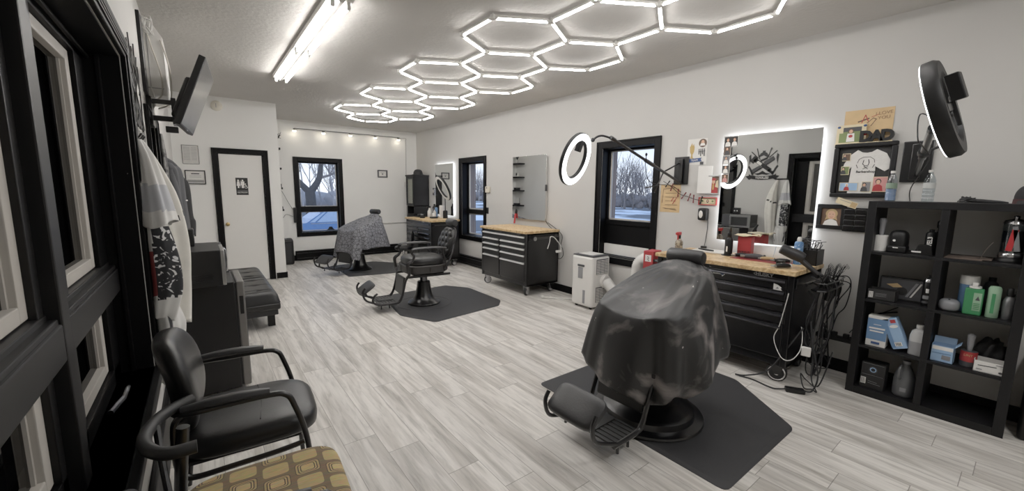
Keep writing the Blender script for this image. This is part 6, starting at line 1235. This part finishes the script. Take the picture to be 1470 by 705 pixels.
# fridge, microwave, little black box
fr = thing('mini_fridge', 'black mini fridge with grey steel door against the left wall', 'fridge', (-.04, 3.86, 0))
m = MB(); m.box(-.20, .20, -.255, .255, .02, .85, .006); m.build('cabinet', BLKPLAS, fr)
m = MB(); m.box(.212, .262, -.262, .262, .03, .852, .01); d_ = m.build('door', mat('grey_steel_door', '#6e6c69', .4, .6), fr); m = MB(); m.box(.262, .264, -.25, .25, .06, .60); m.build('door_panel', DGRY, d_); m = MB(); m.box(.225, .25, -.2645, -.26, .60, .74, .002); m.build('pocket_handle', BLKPLAS, d_); m = MB(); m.box(.2, .212, -.25, .25, .04, .84); m.build('gasket', BLKRUB, fr)
mw = thing('microwave', 'black microwave with steel front standing on the mini fridge', 'microwave', (-.06, 3.72, .85)); 
m = MB(); m.box(-.18, .15, -.27, .27, .012, .265, .006); m.build('case', BLKPLAS, mw); m = MB(); m.box(.15, .172, -.27, .12, .015, .262, .004); d_ = m.build('door', STEEL, mw); m = MB(); m.box(.172, .174, -.22, .09, .05, .22); m.build('door_glass', BLK, d_); m = MB(); m.tube([(.172,.10,.05),(.19,.10,.06),(.19,.10,.22),(.172,.10,.23)], .007, 8, 2); m.build('handle', CHROME, d_)
# control side lies toward the viewer
m = MB(); m.box(.15, .170, -.27+.39, .27, .015, .262, .004); m.build('control_panel', DGRY, mw)
m = MB()
for i in range(7): m.box(-.12, .10, -.2712, -.27, .05+.008*i, .053+.008*i)
m.build('side_vents', BLKMET, mw)
for x in (-.14, .12):
    for y in (-.22, .22): m = MB(); m.cyl((x, y, 0), (x, y, .013), .014, .014, 10); m.build('foot', BLKRUB, mw)
t = thing('charging_box', 'small black box standing on top of the microwave', 'box', (-.10, 3.80, 1.115)); m = MB(); m.box(-.05, .05, -.06, .06, 0, .13, .01); m.build('case', BLKPLAS, t); m = MB(); m.box(.05, .052, -.035, -.015, .06, .08); m.box(.05, .052, .015, .035, .06, .08); m.build('indicator_lights', WHT, t)
t = thing('remote_control', 'slim black remote control lying on the mini fridge', 'remote control', (.08, 4.05, .85), .3); m = MB(); m.box(-.07, .07, -.022, .022, 0, .016, .005); m.build('body', DGRY, t)
# tufted futon bench
fb = thing('futon_bench', 'black tufted futon bench between mini fridge and restroom door', 'bench', (.22, 5.88, 0))
m = MB()
def cush(u, w_, x0, x1, y0, y1, z0, z1):
    x = x0+(x1-x0)*u; y = y0+(y1-y0)*w_; e = min(u, 1-u, .12)/.12; g = min(w_, 1-w_, .08)/.08; h = (1-(1-e)**2.5)*(1-(1-g)**2.5)
    z = z0+(z1-z0)*h**.5
    for bx in (.25, .5, .75):
        for k in range(3):
            by = (k+.5)/3; z -= .035*math.exp(-(((u-bx)/.045)**2+((w_-by)/.028)**2))
    z -= .012*math.exp(-((u-.5)/.02)**2)*.6
    for k in range(3): z -= .010*math.exp(-((w_-(k+.5)/3)/.012)**2)
    return (x, y, z)
for (ya, yb) in ((-.90, -.005), (.005, .90)):
    m = MB(); m.grid(lambda u, w_: cush(u, w_, -.42, .41, ya, yb, .30, .43), 46, 60); m.box(-.42, .41, ya, yb, .22, .302, .02); m.build('cushion', VINYL, fb, 60)
m = MB(); m.box(-.40, .385, -.88, .88, .16, .225, .01); m.build('base_frame', BLKRUB, fb)
for x in (-.33, .33):
    for y in (-.70, .78): m = MB(); m.prism([(-.035,-.035),(.035,-.035),(.035,.035),(-.035,.035)], .165, Tr(x, y, 0)); m.build('leg', BLKWOOD, fb)
for ya, yb in ((-.90, -.01), (.01, .90)):
    m = MB(Tr(-.415, 0, .42) @ Ry(.12)); m.box(-.04, .06, ya, yb, 0, .42, .04, 3); m.build('backrest', VINYL, fb)

# TV on a bracket, tilted down
cA, cB, cD = V((.12, 3.94, 2.513)), V((.186, 4.74, 2.513)), V((-.071, 3.94, 2.005))
r_ = (cB-cA).normalized(); u_ = (cA-cD).normalized(); Tm = frame((cB+cD)/2, r_, u_); Wt, Ht = (cB-cA).length, (cA-cD).length
tv = thing('television', 'black flat television tilted downward on a wall bracket', 'television', M=Tm)
m = MB(); rbox(m, Wt, Ht, -.045, 0, .006); rbox(m, Wt*.72, Ht*.6, -.09, -.04, .02, 0, -.06); m.build('case', BLKPLAS, tv)
m = MB(); rbox(m, Wt-.02, Ht-.024, .0, .0015, 0, 0, .003); m.build('screen', SCREEN, tv); m = MB(); rbox(m, .05, .012, .0, .002, 0, 0, -Ht/2+.006); m.build('logo_bar', GREYP, tv)
Ti = Tm.inverted()
br = tv
m = MB(Ti); m.box(XL, XL+.03, 4.22, 4.46, 2.02, 2.235, .004); m.box(XL+.02, -.10, 4.28, 4.31, 2.19, 2.225, .004); m.box(XL+.02, -.10, 4.28, 4.31, 2.06, 2.10, .004); m.box(-.12, -.09, 4.24, 4.40, 2.04, 2.24, .004); m.tube([(-.10, 4.34, 2.21), (-.03, 4.36, 2.22)], .02, 8, 1); m.tube([(-.10, 4.34, 2.12), (-.06, 4.36, 2.14)], .02, 8, 1); m.build('wall_bracket', BLKMET, tv)
m = MB(Ti); m.box(-.16, -.085, 4.06, 4.1, 1.955, 2.0, .004); m.build('tilt_handle', BLKPLAS, tv)
# white air unit with tangled cords and the black panel beside it
au = thing('wall_air_unit', 'white air unit hung high beside the television with tangled cords on it', 'air conditioner', (XL, 4.64, 2.265))
m = MB(); m.prism([(0.001,0), (.122,0), (.128,.06), (.128,.44), (.07,.54), (0.001,.54)], .62, frame((0, .33, 0), (1,0,0), (0,0,1))); m.build('case', WHITEP, au, 25)
m = MB(); m.box(.01, .11, -.294, -.289, .05, .055); m.box(.03, .034, -.294, -.289, .06, .5); m.build('seams', GREYP, au)
rg = random.Random(31)
for i in range(4): m = MB(); m.tube([(.035+rg.uniform(-.03,.04), -.30+rg.uniform(-.01,.0), .5+rg.uniform(-.06,.08)) for k in range(7)], .006, 5, 5); m.build('cord_knot', WHITEP, au)
m = MB(); m.tube([(.03, -.30, .5), (.06, -.305, .35), (.10, -.305, .15), (.09, -.305, .0), (.04, -.305, -.05)], .006, 6); m.build('cord', C('cream_cord', '#c8c2b6'), au); m = MB(); m.tube([(.115, -.3, .42), (.155, -.30, .2), (.14, -.28, -.04), (.06, -.26, -.1)], .006, 6); m.build('cord', C('cream_cord_two', '#c8c2b6'), au)
m = MB(); m.tube([(.03+.015*math.sin(k*2.1), -.30, .03-.03*k+.02*math.cos(k*3)) for k in range(7)], .008, 6, 4); m.build('cord_knot', WHITEP, au)
t = thing('wall_picture', 'thin black framed panel on the left wall before the white air unit', 'picture', M=FL(4.15, 2.515)); m = MB(); rbox(m, .16, .56, 0.0005, .022, .004); m.build('frame', BLKPLAS, t)
# metal crest on the left wall: crossed clipper and razor in a shield with a name ribbon
EM = FL(3.45, 2.12); em = thing('metal_crest', 'black metal crest of crossed clipper and razor on the left wall', 'wall decoration', M=EM)
def part(nm, polys, z0=.004, mt=BLKMET, h=.006):
    m = MB()
    for pl in polys: m.prism(pl, h, Tr(0, 0, z0))
    return m.build(nm, mt, em, 0)
def bar(x0, y0, x1, y1, w):
    d = V((x1-x0, y1-y0, 0)).normalized(); n = V((-d.y, d.x, 0))*w/2; return [(x0-n.x, y0-n.y), (x1-n.x, y1-n.y), (x1+n.x, y1+n.y), (x0+n.x, y0+n.y)]
part('shield_edge', [[(-.27,.17),(-.235,.20),(-.225,.12),(-.255,-.02)], [(-.255,-.02),(-.275,-.05),(-.245,-.10),(-.19,-.22),(-.16,-.2),(-.215,-.08)]]); part('shield_edge', [[(.27,.17),(.235,.20),(.225,.12),(.255,-.02)], [(.255,-.02),(.275,-.05),(.245,-.10),(.19,-.22),(.16,-.2),(.215,-.08)]])
for x0, y0, x1, y1 in ((-.08,.13,-.13,.31), (-.10,.12,-.23,.25), (.08,.13,.13,.31), (.10,.12,.23,.25)): part('spike', [bar(x0, y0, x1, y1, .018)])
part('crown_knot', [[(-.09,.15),(-.06,.21),(-.02,.235),(-.03,.26),(.03,.26),(.02,.235),(.06,.21),(.09,.15),(.08,.10),(.05,.07),(.07,.14),(.0,.17),(-.06,.13),(-.02,.09),(-.07,.09)], bar(-.06,.11,.05,.06,.04)])
part('clipper', [bar(.17,.10,-.14,-.13,.075), bar(.21,.12,.14,.06,.13), bar(-.1,-.12,-.19,-.18,.05)], .004); part('clipper_window', [bar(.11,.05,.03,-.01,.05)], .0105, PAPER, .001)
part('razor', [bar(-.19,.12,-.02,.01,.07), bar(.04,-.05,.21,-.15,.07)], .002, C('dark_grey_metal', '#3f3f41'), .004); part('razor_blade', [bar(-.20,.08,.20,-.20,.02)], .012, BLKMET, .003)
part('base_scroll', [[(-.15,-.19),(-.06,-.17),(0,-.13),(.06,-.17),(.15,-.19),(.08,-.215),(.0,-.20),(-.08,-.215)]])
rib = part('ribbon', [[(-.20,-.215),(-.1,-.235),(0,-.24),(.1,-.235),(.20,-.215),(.20,-.285),(.1,-.305),(0,-.31),(-.1,-.305),(-.20,-.285)], [(-.20,-.22),(-.25,-.19),(-.245,-.22),(-.31,-.235),(-.235,-.31),(-.20,-.285)], [(.20,-.22),(.25,-.19),(.245,-.22),(.31,-.235),(.235,-.31),(.20,-.285)]])
text('lettering', 'SELAVOT', .062, PAPER, em, Tr(0, -.272, .0112), .0005, bold=.001, squash=.95)
# capes hanging from hooks between window and fridge
WCAPE = mat('white_cape_cloth', '#d3d2ce', .8, var=.06, vs=6); GCAPE = mat('pale_grey_cape_cloth', '#a9abb0', .8); DPRINT = two_tone('dark_doodle_print', '#101116', '#d8d8d8', 'noise', 13, .60, .64, .8, dist=3.2, det=1); DPRINT2 = two_tone('white_cape_with_lines', '#222226', '#cfcecb', 'wave', 3.5, .03, .10, .8, dist=4)
def hung(name, label, y, x0, rings, mats, seed, folds=7, amp=.012, group=None, cat_='barber cape', z_of_mat=None, thick=True):
    """cloth hanging from a hook: rings = (z, centre y, half width, depth out of wall)"""
    rg = random.Random(seed); ph = [rg.uniform(0, 6.28) for _ in range(4)]; n = len(rings); N = 56
    def at(q):
        i = min(int(q), n-2); t = q-i; a = rings[max(i-1,0)]; b = rings[i]; c = rings[i+1]; d = rings[min(i+2,n-1)]
        return [.5*((2*b[k])+(c[k]-a[k])*t+(2*a[k]-5*b[k]+4*c[k]-d[k])*t*t+(3*b[k]-a[k]-3*c[k]+d[k])*t**3) for k in range(4)]
    def fn(u, w_):
        z, cy_, hw, dp = at(w_*(n-1)); a = 2*PI*u; f = 1+.0*a
        k = amp*min(1, w_*3)*(math.sin(folds*a+ph[0])+.5*math.sin((folds+4)*a+ph[1]+3*w_))
        x = x0+.004+dp*.5*(1+math.cos(a)) + max(0, math.cos(a))*k*1.2; yy = cy_+hw*math.sin(a)+k*math.sin(a)*.6
        return (x, yy, z + .02*w_*math.sin(2*a+ph[2]))
    m = MB(); rows = m.grid(fn, N, 40, cu=True)
    m.f(rows[0][::-1])
    if len(mats) > 1 and z_of_mat:
        for f in m.bm.faces:
            c = f.calc_center_median(); f.material_index = z_of_mat(c)
    o = m.build(name, mats, None, 0); o.data.materials.clear() if False else None
    so = o.modifiers.new('thick', 'SOLIDIFY'); so.thickness = .003
    return tag(o, label, cat_, group)
g_ = 'barber capes hanging beside the window'
hung('hanging_cape', 'short white cape with pale grey band, frontmost on the wall hook', 2.99, XL, [(1.80, 2.995, .02, .04), (1.70, 2.99, .05, .08), (1.52, 2.985, .075, .12), (1.345, 2.98, .11, .15)], [WCAPE, GCAPE, BLKRUB], 3, 5, .008, g_, z_of_mat=lambda c: 1 if 1.42 < c.z < 1.56 else 0)
hung('hanging_cape', 'white cape with black doodle print and dark hem hanging below the short cape', 3.02, XL, [(1.40, 3.0, .07, .10), (1.2, 3.0, .085, .14), (1.0, 3.0, .09, .15), (.86, 2.99, .075, .12), (.80, 2.99, .06, .10)], [WCAPE, DPRINT, C('dull_red_cloth', '#7a3434', .8)], 5, 4, .008, g_, z_of_mat=lambda c: 2 if (.95 < c.z < 1.19 and c.x < XL+.045 and c.y < 3.0) else 1 if .93 < c.z < 1.33 and c.x > XL+.045 and c.y < 3.03 else 0)
hung('hanging_cape', 'longest white cape with black line trim reaching down behind the guest chair', 3.04, XL, [(.92, 3.03, .08, .10), (.75, 3.03, .10, .13), (.6, 3.02, .085, .11), (.42, 3.0, .07, .09)], [WCAPE, DPRINT2], 8, 4, .009, g_, z_of_mat=lambda c: 1 if .62 < c.z < .86 and c.x > XL+.05 else 0)
hung('hanging_cape', 'cream cape with black edging hanging behind the short white cape', 3.22, XL, [(1.80, 3.16, .02, .04), (1.65, 3.19, .05, .10), (1.45, 3.21, .08, .16), (1.2, 3.21, .09, .19), (.95, 3.2, .08, .18), (.72, 3.19, .07, .16)], [mat('cream_cape_cloth', '#d9d6cd', .8), BLKRUB], 12, 4, .01, g_, z_of_mat=lambda c: 1 if abs(c.z-1.40-.5*(c.y-3.21)) < .012 and c.x > XL+.06 else 0)
t = thing('coat_hooks', 'row of dark wall hooks between window and fridge', 'hooks', M=FL(3.08, 1.82)); m = MB(); rbox(m, .26, .03, .0005, .012, .003); m.build('rail', BLKMET, t)
for x in (-.09, .0, .08): m = MB(); m.tube([(x, 0, .012), (x, -.01, .03), (x, .012, .045)], .005, 6, 4); m.build('hook', BLKMET, t)
# coats hanging further along
def coat(label, y, w, dp, z1, z0, mt, seed):
    o = hung('hanging_coat', label, y, XL, [(z1, y, .05, .07), (z1-.05, y, w*.75, dp*.75), (z1-.14, y, w, dp), (z1-.45, y, w*.95, dp*1.05), (z0+.15, y, w*1.02, dp*1.15), (z0, y, w*1.05, dp*1.1)], [mt], seed, 5, .008, 'coats hanging on the left wall', 'coat')
    root = o
    for s_ in (-1, 1):
        m = MB(); m.tube([(XL+dp*.45, y+s_*w*.8, z1-.10), (XL+dp*.6, y+s_*(w*1.05), z1-.3), (XL+dp*.72, y+s_*(w*1.1), z1-.5), (XL+dp*.7, y+s_*(w*1.06), z1-.68)], [.032, .038, .036, .032], 12, 5); s2 = m.build('sleeve', mt, root)
    m = MB(); m.tube([(XL+dp*.55, y-.06, z1-.03), (XL+dp*.75, y, z1-.07), (XL+dp*.55, y+.06, z1-.03), (XL+.03, y, z1+.01)], .022, 8, 4, True); m.build('collar', mt, root)
    return o
coat('charcoal jacket with small white logo hanging beyond the fridge', 5.08, .15, .15, 1.80, .80, mat('charcoal_cloth', '#3c3d40', .85, bump=.2, bs=120), 3)
coat('black jacket hanging farthest along the left wall', 5.62, .15, .19, 1.70, 1.02, mat('black_cloth', '#141416', .85, bump=.2, bs=120), 6)
m = MB(frame((-.095, 5.0, 1.42), (.6,.8,0), (0,0,1))); m.ell((0,0,0), .014, .007, .004, 10, 6); t = m.build('logo', WHT, [o for o in COL.objects if o.get('label', '').startswith('charcoal')][0])
hung('hanging_banner', 'grey patterned cloth hanging flat beside the charcoal jacket', 4.72, XL+.03, [(2.0, 4.72, .05, .02), (1.8, 4.72, .07, .03), (1.5, 4.72, .07, .035), (1.2, 4.72, .06, .03)], [two_tone('grey_mottled_cloth', '#3a3a3b', '#8f8d8a', 'noise', 14, .4, .6, .85)], 9, 3, .004, None, 'cloth')
